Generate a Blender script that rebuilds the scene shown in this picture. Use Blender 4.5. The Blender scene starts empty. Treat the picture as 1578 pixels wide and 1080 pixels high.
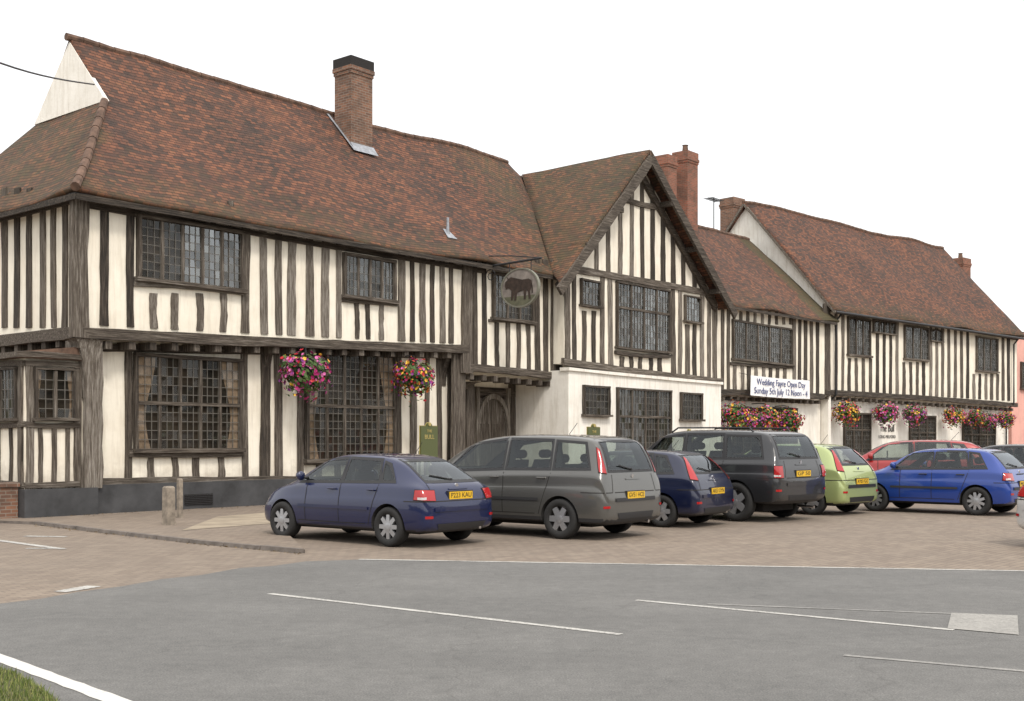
import bpy, bmesh, math, random
from mathutils import Vector, Matrix, noise
from mathutils.bvhtree import BVHTree
random.seed(7)
R=random.random
def rr(a,b): return a+(b-a)*random.random()
scene=bpy.context.scene
COL=scene.collection
F=1800.0; CX=789.0; HY=680.0; H=1.6      # survey constants: focal, principal column, eye line, eye height

# ------------------------------------------------------------------ materials
def newmat(name):
    m=bpy.data.materials.new(name); m.use_nodes=True
    nt=m.node_tree; b=nt.nodes['Principled BSDF']
    return m,nt,b
def nd(nt,t,**kw):
    n=nt.nodes.new(t)
    for k,v in kw.items():
        if k in n.inputs: n.inputs[k].default_value=v
        else: setattr(n,k,v)
    return n
def ramp(nt,fac,stops,interp='LINEAR'):
    r=nt.nodes.new('ShaderNodeValToRGB'); r.color_ramp.interpolation=interp
    els=r.color_ramp.elements
    while len(els)<len(stops): els.new(0.5)
    for e,(p,c) in zip(els,stops):
        e.position=p; e.color=(c[0],c[1],c[2],1)
    nt.links.new(fac,r.inputs[0]); return r.outputs[0]
def mapped(nt,coord,scale):
    tc=nt.nodes.new('ShaderNodeTexCoord'); mp=nt.nodes.new('ShaderNodeMapping')
    mp.inputs['Scale'].default_value=scale
    nt.links.new(tc.outputs[coord],mp.inputs[0]); return mp.outputs[0]
def noisen(nt,vec,scale,detail=4,rough=.6):
    n=nt.nodes.new('ShaderNodeTexNoise'); n.inputs['Scale'].default_value=scale
    n.inputs['Detail'].default_value=detail; n.inputs['Roughness'].default_value=rough
    nt.links.new(vec,n.inputs['Vector']); return n.outputs['Fac']
def mixc(nt,fac,a,b,mode='MIX'):
    m=nt.nodes.new('ShaderNodeMix'); m.data_type='RGBA'; m.blend_type=mode
    for s,v in ((0,fac),(6,a),(7,b)):
        if hasattr(v,'links') or hasattr(v,'is_linked'): nt.links.new(v,m.inputs[s])
        elif s==0: m.inputs[0].default_value=v
        else: m.inputs[s].default_value=(v[0],v[1],v[2],1)
    return m.outputs[2]
def math_(nt,op,a,b=None):
    m=nt.nodes.new('ShaderNodeMath'); m.operation=op
    for i,v in enumerate((a,b)):
        if v is None: continue
        if hasattr(v,'is_linked'): nt.links.new(v,m.inputs[i])
        else: m.inputs[i].default_value=v
    return m.outputs[0]
def bump(nt,b,h,strength=.3,dist=.02):
    n=nt.nodes.new('ShaderNodeBump'); n.inputs['Strength'].default_value=strength
    n.inputs['Distance'].default_value=dist
    nt.links.new(h,n.inputs['Height']); nt.links.new(n.outputs[0],b.inputs['Normal'])
def attr(nt,name='tint'):
    a=nt.nodes.new('ShaderNodeAttribute'); a.attribute_name=name; return a.outputs['Fac']
def simple(name,c,rough=.6,metal=0,coat=0,spec=.5,noise_amt=0,scale=8):
    m,nt,b=newmat(name)
    b.inputs['Base Color'].default_value=(c[0],c[1],c[2],1)
    b.inputs['Roughness'].default_value=rough; b.inputs['Metallic'].default_value=metal
    b.inputs['Coat Weight'].default_value=coat; b.inputs['Coat Roughness'].default_value=.02
    b.inputs['Specular IOR Level'].default_value=spec
    if noise_amt:
        f=noisen(nt,mapped(nt,'Object',(1,1,1)),scale)
        d=[x*(1-noise_amt) for x in c]; l=[min(1,x*(1+noise_amt)) for x in c]
        nt.links.new(ramp(nt,f,[(.3,d),(.7,l)]),b.inputs['Base Color'])
    return m

def mk_plaster(name,c1,c2):
    m,nt,b=newmat(name); b.inputs['Roughness'].default_value=.92
    v=mapped(nt,'Object',(1,1,1)); f=noisen(nt,v,1.1,6,.65)
    col=ramp(nt,f,[(.32,c2),(.58,c1)])
    st=noisen(nt,mapped(nt,'Object',(5,5,.5)),1.3,5,.7)
    col=mixc(nt,ramp(nt,st,[(.48,(0,0,0)),(.80,(.55,.55,.55))]),col,(.44,.38,.29))
    sp=nt.nodes.new('ShaderNodeSeparateXYZ'); nt.links.new(v,sp.inputs[0])
    g=math_(nt,'ADD',sp.outputs[2],math_(nt,'MULTIPLY',noisen(nt,v,3,5,.7),-1.2))
    col=mixc(nt,ramp(nt,g,[(.0,(.55,.55,.55)),(.5,(0,0,0))]),col,(.36,.31,.25))
    nt.links.new(col,b.inputs['Base Color'])
    bump(nt,b,noisen(nt,v,9,6,.7),.35,.02); return m
PLASTER=mk_plaster('plaster',(.88,.83,.715),(.79,.73,.61))
PLASTER_W=mk_plaster('white_plaster',(.88,.855,.79),(.77,.74,.67))
PINK=mk_plaster('pink_plaster',(.75,.40,.34),(.62,.32,.28))
def mk_timber(name,sc,stops):
    m,nt,b=newmat(name); b.inputs['Roughness'].default_value=.9
    f=noisen(nt,mapped(nt,'Object',sc),2.2,7,.75)
    t=attr(nt)
    s=math_(nt,'ADD',math_(nt,'MULTIPLY',t,.62),math_(nt,'MULTIPLY',math_(nt,'SUBTRACT',f,.5),2.3))
    s=math_(nt,'ADD',s,.16)
    nt.links.new(ramp(nt,s,stops),b.inputs['Base Color'])
    bump(nt,b,f,1.0,.05); return m
TS=[(0,(.018,.015,.012)),(.33,(.066,.052,.040)),(.62,(.145,.122,.098)),(1,(.35,.32,.28))]
TIMBER=mk_timber('weathered_oak',(12,12,.7),TS)
TIMBER_H=mk_timber('weathered_oak_beam',(.7,12,12),TS)
def mk_tile(name,moss_bias):
    m,nt,b=newmat(name); b.inputs['Roughness'].default_value=.92
    uv=mapped(nt,'UV',(1,1,1))
    br=nt.nodes.new('ShaderNodeTexBrick'); nt.links.new(uv,br.inputs['Vector'])
    br.inputs['Scale'].default_value=1; br.inputs['Brick Width'].default_value=.18
    br.inputs['Row Height'].default_value=.115; br.inputs['Mortar Size'].default_value=.008
    br.inputs['Mortar Smooth'].default_value=.3; br.inputs['Bias'].default_value=-.05
    br.inputs['Color1'].default_value=(.0,.0,.0,1); br.inputs['Color2'].default_value=(1,1,1,1)
    br.inputs['Mortar'].default_value=(.1,.1,.1,1)
    big=noisen(nt,uv,.42,7,.75); mid=noisen(nt,uv,3.2,6,.8)
    s=math_(nt,'ADD',math_(nt,'MULTIPLY',br.outputs['Color'],.34),math_(nt,'MULTIPLY',big,.60))
    s=math_(nt,'ADD',s,math_(nt,'MULTIPLY',mid,.42))
    col=ramp(nt,s,[(.42,(.032,.022,.017)),(.57,(.072,.037,.025)),(.74,(.145,.058,.032)),(.98,(.29,.115,.055))])
    ms=math_(nt,'ADD',math_(nt,'ADD',noisen(nt,uv,1.9,8,.85),math_(nt,'MULTIPLY',attr(nt),.36)),moss_bias)
    col=mixc(nt,ramp(nt,ms,[(.56,(0,0,0)),(.84,(.85,.85,.85))]),col,(.072,.063,.026))
    li=noisen(nt,uv,9,4,.8)
    col=mixc(nt,ramp(nt,li,[(.64,(0,0,0)),(.72,(.4,.4,.4))]),col,(.24,.19,.14))
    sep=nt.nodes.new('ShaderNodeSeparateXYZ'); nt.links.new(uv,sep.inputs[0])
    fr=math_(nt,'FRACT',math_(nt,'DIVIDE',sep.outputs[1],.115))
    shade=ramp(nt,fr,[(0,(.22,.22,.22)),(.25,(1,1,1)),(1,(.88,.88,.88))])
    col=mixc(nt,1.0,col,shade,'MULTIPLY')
    nt.links.new(col,b.inputs['Base Color'])
    h=math_(nt,'SUBTRACT',math_(nt,'ADD',math_(nt,'MULTIPLY',br.outputs['Color'],.6),math_(nt,'MULTIPLY',mid,.8)),fr)
    bump(nt,b,h,.95,.04); return m
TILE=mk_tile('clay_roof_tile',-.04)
RIDGE=simple('ridge_tile',(.12,.072,.05),.9,noise_amt=.5,scale=5)
def mk_brick(name,c1,c2,mort):
    m,nt,b=newmat(name); b.inputs['Roughness'].default_value=.9
    uv=mapped(nt,'UV',(1,1,1)); br=nt.nodes.new('ShaderNodeTexBrick'); nt.links.new(uv,br.inputs['Vector'])
    br.inputs['Scale'].default_value=1; br.inputs['Brick Width'].default_value=.225
    br.inputs['Row Height'].default_value=.075; br.inputs['Mortar Size'].default_value=.009
    br.inputs['Color1'].default_value=(*c1,1); br.inputs['Color2'].default_value=(*c2,1); br.inputs['Mortar'].default_value=(*mort,1)
    d=noisen(nt,uv,1.6,5,.7)
    nt.links.new(mixc(nt,ramp(nt,d,[(.35,(.6,.6,.6)),(.55,(0,0,0))]),br.outputs['Color'],(.06,.045,.035)),b.inputs['Base Color'])
    bump(nt,b,br.outputs['Fac'],-.5,.01); return m
BRICK=mk_brick('old_brick',(.26,.125,.075),(.13,.07,.05),(.24,.20,.16))
BRICK_R=mk_brick('red_brick',(.30,.10,.06),(.17,.07,.045),(.22,.16,.12))
LEAD=simple('lead_flashing',(.30,.32,.35),.5,.2,noise_amt=.25)
DARK=simple('plain_dark',(.02,.018,.017),.9)  # near-black shared by chimney band, vent, eaves underside, seams and wheel gaps
BLACKMETAL=simple('black_iron',(.02,.02,.022),.5)
PLINTH=simple('painted_plinth',(.048,.049,.052),.75,noise_amt=.4,scale=2)
CAME=simple('lead_came',(.12,.11,.095),.6)
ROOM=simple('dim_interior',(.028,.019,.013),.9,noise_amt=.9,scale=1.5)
CURT=simple('curtain_cloth',(.30,.215,.155),.9,noise_amt=.3,scale=6)
def mk_glass():
    m,nt,b=newmat('leaded_glass'); nt.nodes.remove(b)
    out=nt.nodes['Material Output']
    tr=nd(nt,'ShaderNodeBsdfTransparent'); tr.inputs[0].default_value=(.82,.83,.80,1)
    gl=nd(nt,'ShaderNodeBsdfGlossy'); gl.inputs['Color'].default_value=(.84,.88,.90,1); gl.inputs['Roughness'].default_value=.03
    mx=nd(nt,'ShaderNodeMixShader'); nt.links.new(attr(nt),mx.inputs[0])
    nt.links.new(tr.outputs[0],mx.inputs[1]); nt.links.new(gl.outputs[0],mx.inputs[2]); nt.links.new(mx.outputs[0],out.inputs[0])
    return m
GLASS=mk_glass()

# ------------------------------------------------------------------ mesh builder
class MB:
    def __init__(s,mats): s.v=[];s.f=[];s.mi=[];s.t=[];s.uv=[];s.mats=mats
    def add(s,vs,fs,mi=0,t=.5,uvs=None):
        o=len(s.v); s.v+= [tuple(p) for p in vs]
        s.t+= ([t]*len(vs) if not isinstance(t,list) else t)
        for k,f in enumerate(fs):
            s.f.append(tuple(o+i for i in f)); s.mi.append(mi)
            s.uv.append([uvs[i] for i in f] if uvs else None)
    def box(s,x0,x1,y0,y1,z0,z1,mi=0,t=.5):
        s.add([(x,y,z) for z in(z0,z1) for y in(y0,y1) for x in(x0,x1)],[(0,2,3,1),(4,5,7,6),(0,1,5,4),(2,6,7,3),(0,4,6,2),(1,3,7,5)],mi,t)
    def mbox(s,mp,s0,s1,z0,z1,d0,d1,mi=0,t=.5):
        s.add([mp(a,z,d) for z in(z0,z1) for d in(d0,d1) for a in(s0,s1)],[(0,2,3,1),(4,5,7,6),(0,1,5,4),(2,6,7,3),(0,4,6,2),(1,3,7,5)],mi,t)
    def bar(s,mp,a0,z0,a1,z1,w,d0,d1,mi=0,t=.5,seg=5,j=.009,w1=None):
        w1=w if w1 is None else w1
        L=math.hypot(a1-a0,z1-z0) or 1; nx,nz=-(z1-z0)/L,(a1-a0)/L
        vs=[]
        bow=rr(-1,1)*min(.04,j*4)
        for i in range(seg+1):
            k=i/seg; ww=(w+(w1-w)*k)*rr(.90,1.10)/2; o=rr(-j,j)*.7+bow*math.sin(math.pi*k)
            ca,cz=a0+(a1-a0)*k+nx*o,z0+(z1-z0)*k+nz*o; dd=d1+rr(-.006,.006)
            vs+=[mp(ca-nx*ww,cz-nz*ww,d0),mp(ca+nx*ww,cz+nz*ww,d0),mp(ca+nx*ww*.93,cz+nz*ww*.93,dd),mp(ca-nx*ww*.93,cz-nz*ww*.93,dd)]
        fs=[(0,1,2,3),tuple(seg*4+q for q in(3,2,1,0))]
        for i in range(seg):
            for q in range(4):
                fs.append((i*4+q,i*4+4+q,i*4+4+(q+1)%4,i*4+(q+1)%4))
        s.add(vs,fs,mi,t)
    def prism(s,mp,poly,d0,d1,mi=0,t=.5):
        n=len(poly); vs=[mp(a,z,d0) for a,z in poly]+[mp(a,z,d1) for a,z in poly]
        s.add(vs,[tuple(range(n)),tuple(range(2*n-1,n-1,-1))]+[(i,(i+1)%n,n+(i+1)%n,n+i) for i in range(n)],mi,t)
    def tube(s,pts,r,n=8,mi=0,t=.5):
        pts=[Vector(p) for p in pts]; vs=[]
        for i,p in enumerate(pts):
            d=(pts[min(i+1,len(pts)-1)]-pts[max(i-1,0)]).normalized()
            a=d.cross(Vector((0,0,1)));
            if a.length<.1: a=d.cross(Vector((1,0,0)))
            a.normalize(); b=a.cross(d)
            rad=r[i] if isinstance(r,(list,tuple)) else r
            vs+=[p+a*math.cos(2*math.pi*k/n)*rad+b*math.sin(2*math.pi*k/n)*rad for k in range(n)]
        fs=[tuple(range(n)),tuple(range(len(vs)-1,len(vs)-n-1,-1))]
        for i in range(len(pts)-1):
            for k in range(n): fs.append((i*n+k,i*n+(k+1)%n,(i+1)*n+(k+1)%n,(i+1)*n+k))
        s.add(vs,fs,mi,t)
    def grid(s,c00,c10,c11,c01,nu,nv,e,mi=0,tf=None,df=None):
        c00,c10,c11,c01=[Vector(c) for c in(c00,c10,c11,c01)]
        nrm=((c10-c00)+(c11-c01)).cross((c01-c00)+(c11-c10)).normalized()
        e=Vector(e).normalized(); sl=nrm.cross(e).normalized()
        if sl.z<0: sl=-sl
        vs=[];ts=[];uv=[]
        for j in range(nv+1):
            for i in range(nu+1):
                u,v=i/nu,j/nv
                p=c00*(1-u)*(1-v)+c10*u*(1-v)+c11*u*v+c01*(1-u)*v
                uv.append((p.dot(e),p.dot(sl)))
                ts.append(tf(p) if tf else .3)
                if df: p=p+Vector((0,0,df(p)))
                vs.append(p)
        W=nu+1
        s.add(vs,[(j*W+i,j*W+i+1,(j+1)*W+i+1,(j+1)*W+i) for j in range(nv) for i in range(nu)],mi,ts,uv)
    def obj(s,name,parent=None,smooth=False,fix=True,weld=False,**props):
        me=bpy.data.meshes.new(name); me.from_pydata(s.v,[],s.f)
        for m in s.mats: me.materials.append(m)
        me.polygons.foreach_set('material_index',s.mi)
        if smooth: me.polygons.foreach_set('use_smooth',[True]*len(s.f))
        at=me.attributes.new('tint','FLOAT','POINT'); at.data.foreach_set('value',s.t)
        ul=me.uv_layers.new(name='UVMap'); 
        for p in me.polygons:
            ex=s.uv[p.index]; n=p.normal
            for k,li in enumerate(p.loop_indices):
                if ex: ul.data[li].uv=ex[k]
                else:
                    c=me.vertices[me.loops[li].vertex_index].co
                    if abs(n.z)>.7: ul.data[li].uv=(c.x,c.y)
                    elif abs(n.x)>abs(n.y): ul.data[li].uv=(c.y,c.z)
                    else: ul.data[li].uv=(c.x,c.z)
        if fix or weld:
            bm=bmesh.new(); bm.from_mesh(me)
            if weld: bmesh.ops.remove_doubles(bm,verts=bm.verts,dist=.004)
            bmesh.ops.recalc_face_normals(bm,faces=bm.faces)
            if weld and sum(f.normal.z for f in bm.faces)<0: bmesh.ops.reverse_faces(bm,faces=bm.faces)
            bm.to_mesh(me); bm.free()
        o=bpy.data.objects.new(name,me); COL.objects.link(o)
        if parent: o.parent=parent
        for k,v in props.items(): o[k]=v
        return o
def empty(name,loc=(0,0,0),rz=0,parent=None,**props):
    o=bpy.data.objects.new(name,None); o.empty_display_size=.3; COL.objects.link(o)
    o.location=loc; o.rotation_euler=(0,0,rz)
    if parent: o.parent=parent
    for k,v in props.items(): o[k]=v
    return o
def text_obj(body,size,mat,parent,matrix,name='lettering',ext=.004,width=None):
    cu=bpy.data.curves.new('t','FONT'); cu.body=body; cu.size=size; cu.extrude=ext; cu.align_x='CENTER'; cu.align_y='CENTER'; cu.resolution_u=3
    tmp=bpy.data.objects.new('t',cu); COL.objects.link(tmp)
    bpy.context.view_layer.update(); dg=bpy.context.evaluated_depsgraph_get()
    me=bpy.data.meshes.new_from_object(tmp.evaluated_get(dg)); bpy.data.objects.remove(tmp); bpy.data.curves.remove(cu)
    if width:
        xs=[v.co.x for v in me.vertices]; k=width/(max(xs)-min(xs))
        for v in me.vertices: v.co.x*=k
    me.materials.clear(); me.materials.append(mat)
    o=bpy.data.objects.new(name,me); COL.objects.link(o); o.parent=parent; o.matrix_local=matrix; return o
FACE_FRONT=Matrix.Rotation(math.radians(90),4,'X')

class Frame:
    def __init__(s,ox,oy,deg):
        a=math.radians(deg); s.ox,s.oy,s.a=ox,oy,a
        s.dx,s.dy=math.cos(a),math.sin(a); s.nx,s.ny=-s.dy,s.dx
    def uz(s,px,py,y=0):
        a=(px-CX)/F
        u=(a*(s.oy+y*s.ny)-(s.ox+y*s.nx))/(s.dx-a*s.dy)
        D=s.oy+u*s.dy+y*s.ny
        return u,H+(HY-py)*D/F
    def yz(s,px,py,u=0):
        a=(px-CX)/F
        y=(a*(s.oy+u*s.dy)-(s.ox+u*s.dx))/(s.nx-a*s.ny)
        D=s.oy+u*s.dy+y*s.ny
        return y,H+(HY-py)*D/F
    def root(s,name,**p): return empty(name,(s.ox,s.oy,0),s.a,**p)
def front(y): return lambda a,z,d:(a,y-d,z)
def left(u): return lambda a,z,d:(u-d,a,z)
A=Frame(-9.03,24.6,50.1)
B=Frame(A.ox+36.2*A.dx,A.oy+36.2*A.dy,43.2)
def lin(x0,y0,x1,y1): return lambda x:y0+(y1-y0)*(x-x0)/(x1-x0)

def stud(mb,fr,y,px,w,py0,py1,d=.035,mi=0,t=None):
    a0,_=fr.uz(px-w/2,py0,y); a1,_=fr.uz(px+w/2,py0,y); c,z0=fr.uz(px,py0,y); _,z1=fr.uz(px,py1,y)
    mb.bar(front(y),c+rr(-.03,.03),z0,c+rr(-.04,.04),z1,abs(a1-a0)*rr(.88,1.12),-.03,d,mi,rr(.0,1) if t is None else t,seg=7,w1=abs(a1-a0)*rr(.9,1.2))
def beam(mb,fr,y,px0,py0,px1,py1,h,d=.06,mi=1,t=None,seg=12,back=-.03):
    a0,z0=fr.uz(px0,py0,y); a1,z1=fr.uz(px1,py1,y)
    mb.bar(front(y),a0,z0,a1,z1,h,back,d,mi,rr(.3,.8) if t is None else t,seg=seg,j=.012)

def window(parent,mp,s0,s1,z0,z1,lights=3,transom=None,pw=.17,ph=.2,refl=(.05,.25),curtain=0,bright=0,fw=.09,rail=None,label=None):
    fb=MB([TIMBER,TIMBER_H,ROOM]); t=rr(.15,.5)
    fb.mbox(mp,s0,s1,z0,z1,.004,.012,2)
    fb.bar(mp,s0+fw/2,z0,s0+fw/2,z1,fw,.0,.11,0,t,4,.004); fb.bar(mp,s1-fw/2,z0,s1-fw/2,z1,fw,.0,.11,0,t,4,.004)
    fb.bar(mp,s0,z1-fw/2,s1,z1-fw/2,fw,.0,.118,1,t,4,.004); fb.bar(mp,s0-.05,z0+fw/2,s1+.05,z0+fw/2,fw*1.1,.0,.17,1,t+.2,4,.004)
    li0,li1=s0+fw,s1-fw; zz0,zz1=z0+fw,z1-fw; step=(li1-li0)/lights
    for i in range(1,lights): fb.bar(mp,li0+i*step,zz0,li0+i*step,zz1,.07,.0,.098,0,t+.2+rr(-.1,.1),3,.002)
    if transom:
        zt=zz0+(zz1-zz0)*transom; fb.bar(mp,li0,zt,li1,zt,.085,.0,.106,1,t+.2,3,.002)
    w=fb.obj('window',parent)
    if label: w['label']=label
    g=MB([GLASS,CAME])
    for i in range(lights):
        a0=li0+i*step+(.035 if i else 0); a1=li0+(i+1)*step-(.035 if i<lights-1 else 0)
        n=max(1,round((a1-a0)/pw)); bx=(a1-a0)/n; m=max(1,round((zz1-zz0)/ph)); bz=(zz1-zz0)/m
        lt=rr(-.02,.02); base=rr(*refl)+bright*rr(0,1)**2
        for c in range(n):
            for r in range(m):
                ta,tb=rr(-.004,.004)+lt*.15,rr(-.004,.004)
                q=[mp(a0+c*bx,zz0+r*bz,.055-ta-tb),mp(a0+(c+1)*bx,zz0+r*bz,.055+ta-tb),mp(a0+(c+1)*bx,zz0+(r+1)*bz,.055+ta+tb),mp(a0+c*bx,zz0+(r+1)*bz,.055-ta+tb)]
                g.add(q,[(0,1,2,3)],0,min(.8,base*rr(.6,1.4)))
        for c in range(n+1): g.mbox(mp,a0+c*bx-.007,a0+c*bx+.007,zz0,zz1,.05,.070,1)
        for r in range(1,m): g.mbox(mp,a0,a1,zz0+r*bz-.007,zz0+r*bz+.007,.051,.069,1)
    g.obj('window_glass',w,fix=False)
    if curtain:
        cw=(s1-s0)*curtain
        for side in (0,1):
            c=MB([CURT]); n=24; vs=[]
            for j in range(9):
                k=j/8; z=zz1-(zz1-zz0)*k; ww=cw*(1-.55*math.sin(k*math.pi*.75)**2)
                for i in range(n+1):
                    a=ww*i/n; a=(li0+a) if side==0 else (li1-a)
                    vs.append(mp(a,z,.024+.009*math.sin(i*1.7)))
            c.add(vs,[(j*(n+1)+i,j*(n+1)+i+1,(j+1)*(n+1)+i+1,(j+1)*(n+1)+i) for j in range(8) for i in range(n)])
            c.obj('curtain',w,smooth=True,fix=False)
    return w
def win_px(parent,fr,y,px0,px1,py0,py1,**k):
    u0,_=fr.uz(px0,0,y);u1,_=fr.uz(px1,0,y);pm=(px0+px1)/2
    _,z1=fr.uz(pm,py0,y);_,z0=fr.uz(pm,py1,y)
    return window(parent,front(y),u0,u1,z0,z1,**k)
def sagn(p): return noise.noise(Vector((p.x*.28,p.y*.28,p.z*.28)))*.15+noise.noise(Vector((p.x*1.1,p.y*1.1,p.z*1.1+5)))*.04
def ridge(parent,pts,r=.09,df=sagn,name='ridge_tiles',mat=None,drop=.03):
    pts=[Vector(p) for p in pts]
    mb=MB([mat or RIDGE])
    for a,b in zip(pts,pts[1:]):
        n=max(1,int((b-a).length/.42))
        for i in range(n):
            p=a+(b-a)*i/n; q=a+(b-a)*(i+.97)/n
            p.z+=df(p)-drop; q.z+=df(q)-drop
            mb.tube([p,q],[r*1.05,r*.95],9,0,R())
    return mb.obj(name,parent)
def chimney(parent,x,y,wx,wy,z0,z1,mat,pots=0,name='chimney',darktop=False):
    mb=MB([mat,DARK,LEAD,RIDGE]); mb.box(x-wx/2,x+wx/2,y-wy/2,y+wy/2,z0,z1-.5)
    zz=z1-.5
    for i,(h,e,mi) in enumerate(((.1,.025,0),(.12,.05,0),(.28,.035 if darktop else .02,1 if darktop else 0))):
        mb.box(x-wx/2-e,x+wx/2+e,y-wy/2-e,y+wy/2+e,zz+.001*i,zz+h,mi); zz+=h
    for k in range(pots):
        px=x+(k-(pots-1)/2)*.38; mb.tube([(px,y,z1-.03),(px,y,z1+.12),(px,y,z1+.3),(px,y,z1+.34)],[.15,.13,.11,.14],12,3)
    return mb.obj(name,parent)
def joists(mb,fr,y,px0,py0,px1,py1,step,h=.16,d=.02,back=-.5,mi=0):
    a0,z0=fr.uz(px0,py0,y); a1,z1=fr.uz(px1,py1,y); n=int((a1-a0)/step)
    for i in range(n+1):
        k=i/n; a=a0+(a1-a0)*k+rr(-.04,.04); z=z0+(z1-z0)*k
        mb.mbox(front(y),a-.08,a+.08,z-h,z,back,d,mi,rr(.2,.7))

# ================================================================== main range
r1=A.root('timber_framed_inn',label='long half-timbered inn with mossy tile roof and jettied upper floor',category='building')
Z=lambda px,py,y=0:A.uz(px,py,y)
w=MB([PLASTER,PLINTH,TIMBER_H,DARK])
u12=Z(720,500)[0]; u17=Z(868,500)[0]
zbA=Z(125,513)[1]; zbB=Z(716,541)[1]; zbC=Z(722,568)[1]; zbD=Z(866,585)[1]
w.prism(front(0),[(0,zbA),(u12,zbB),(u12,7.0),(0,7.0)],0,-8)
w.prism(front(0),[(u12+.003,zbC),(u17+.3,zbD),(u17+.3,7.0),(u12+.003,7.0)],0,-8)
w.prism(front(.45),[(.35,0),(u12-.1,0),(u12-.1,zbB+.03),(.35,zbA+.03)],0,-7.5)
w.prism(front(1.5),[(u12-.1,0),(u17,0),(u17,zbD),(u12-.1,zbC)],0,-6,0)
w.obj('wall',r1)
pl=MB([PLINTH,DARK,BLACKMETAL]); pl.box(-1.3,0.33,-.03,.6,0,.62); pl.box(.333,u12-.3,.12,.5,0,.66); pl.box(-1.3,-.9,.6,3.6,0,.62)
gu0,gz0=Z(285,762,.1); gu1,gz1=Z(328,776,.1)
pl.box(gu0,gu1,.10,.13,gz1,gz0,1)
for i in range(6): pl.box(gu0,gu1,.085,.11,gz1+(gz0-gz1)*(i+.2)/6,gz1+(gz0-gz1)*(i+.5)/6,2)
pl.obj('plinth',r1)
tm=MB([TIMBER,TIMBER_H])
bl=lin(120,500,715,530)
for px,wd in ((162,13),(201,12),(378,12),(405,11),(430,12),(450,13),(478,11),(501,11),(522,8),(618,10),(634,6),(652,10),(667,7),(680,8),(695,7)):
    stud(tm,A,0,px,wd,lin(120,285,740,400)(px),bl(px))
stud(tm,A,0,121,24,285,520,d=.09,t=.65); stud(tm,A,0,718,15,395,575,d=.09,t=.55)
for px in (237,271,307,344): stud(tm,A,0,px,11,452,bl(px),t=rr(.5,.9))
for px in (230,262,296,328,356): stud(tm,A,0,px,8,310,348,t=rr(.3,.6))
for px in (549,566,588): stud(tm,A,0,px,7,466,bl(px))
beam(tm,A,0,205,437,374,451,.13,.07,t=.9); beam(tm,A,0,206,330,374,342,.12,.05,t=.6)
beam(tm,A,0,526,462,612,469,.11,.07,t=.5)
beam(tm,A,0,112,512,720,538,.24,.09,t=.45,seg=24)
beam(tm,A,0,112,312,745,418,.14,.05,t=.25,seg=20)
joists(tm,A,0,128,524,712,543,.55,.17,.03)
bl2=lin(722,565,866,580)
for px,wd in ((731,7),(746,7),(828,7),(840,7),(852,7),(862,8)): stud(tm,A,0,px,wd,400,bl2(px))
for px in (765,782,798,813): stud(tm,A,0,px,6,497,bl2(px),t=rr(.2,.6))
beam(tm,A,0,722,566,868,581,.22,.09,t=.5); beam(tm,A,0,752,494,824,500,.1,.06,t=.5)
joists(tm,A,0,726,576,864,589,.5,.16,.03)
y=.45
stud(tm,A,.1,143,26,525,752,d=.06,t=.9)
for px,wd,t in ((198,12,.4),(377,9,.6),(407,13,.2),(427,12,.55),(463,9,.5),(613,8,.4),(636,9,.7),(658,6,.6),(676,7,.5),(692,9,.25)):
    stud(tm,A,y,px,wd,530,752,d=.05,t=t)
for px in (232,268,303,338): stud(tm,A,y,px,10,700,746,t=.6)
for px in (490,520,550,580): stud(tm,A,y,px,9,716,750,t=.6)
stud(tm,A,.1,706,20,540,760,d=.05,t=.5)
beam(tm,A,y,150,742,720,740,.16,.1,t=.6,seg=20); beam(tm,A,y,196,699,372,699,.14,.1,t=.6); beam(tm,A,y,150,535,720,548,.2,.05,t=.3,seg=16)
beam(tm,A,y,466,713,610,712,.12,.1,t=.6)
def bracket(mb,u,z,yb,yf,h,t=.4,mi=0,th=.2):
    n=8; pts=[]
    for i in range(n+1):
        a=math.pi/2*i/n; pts.append((yb-(yb-yf)*(1-math.cos(a)),z-h*(1-math.sin(a))))
    for (a,b),(c,d) in zip(pts,pts[1:]):
        mb.add([(u-th/2,a,b),(u+th/2,a,b),(u+th/2,c,d),(u-th/2,c,d),(u-th/2,a,z),(u+th/2,a,z),(u+th/2,c,z),(u-th/2,c,z)],[(0,1,2,3),(4,5,6,7),(0,3,7,4),(1,2,6,5)],mi,t)
for px,py in ((428,525),(700,545)):
    u,z=Z(px,py,0); bracket(tm,u,z,.42,-.02,.9)
# heavy curved corner bracket beneath the jetty
u,z=Z(128,522,0)
n=9
for i in range(n):
    a=math.pi/2*i/n; b_=math.pi/2*(i+1)/n
    za,zb_=z-1.25*(1-math.sin(a)),z-1.25*(1-math.sin(b_)); oa,ob=.34*(1-math.cos(a)),.34*(1-math.cos(b_))
    tm.add([(u+.08-oa,.04-oa*.4,za),(u+.42,.04-oa*.4,za),(u+.42,.04-ob*.4,zb_),(u+.08-ob,.04-ob*.4,zb_),(u+.08-oa,.3,za),(u+.42,.3,za),(u+.42,.3,zb_),(u+.08-ob,.3,zb_)],[(0,1,2,3),(4,7,6,5),(0,3,7,4),(1,5,6,2)],0,.8)
for px,wd in ((722,14),(786,8),(800,8),(816,8),(832,8)):
    stud(tm,A,.75 if px<730 or px>840 else 1.5,px,wd,590,760,d=.12,t=.35)
beam(tm,A,1.5,724,604,850,612,.22,.12,t=.35)
for px in (735,848):
    u,z=Z(px,588,.1); bracket(tm,u,z,1.4,.0,1.7,.65,th=.34); tm.box(u-.15,u+.15,.9,1.45,0,z-.5,0,.6)
    for q in range(6): tm.tube([(u-.17,.88,z-.75-q*.16),(u+.17,.88,z-.75-q*.16)],.06,8,0,.7)
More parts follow.
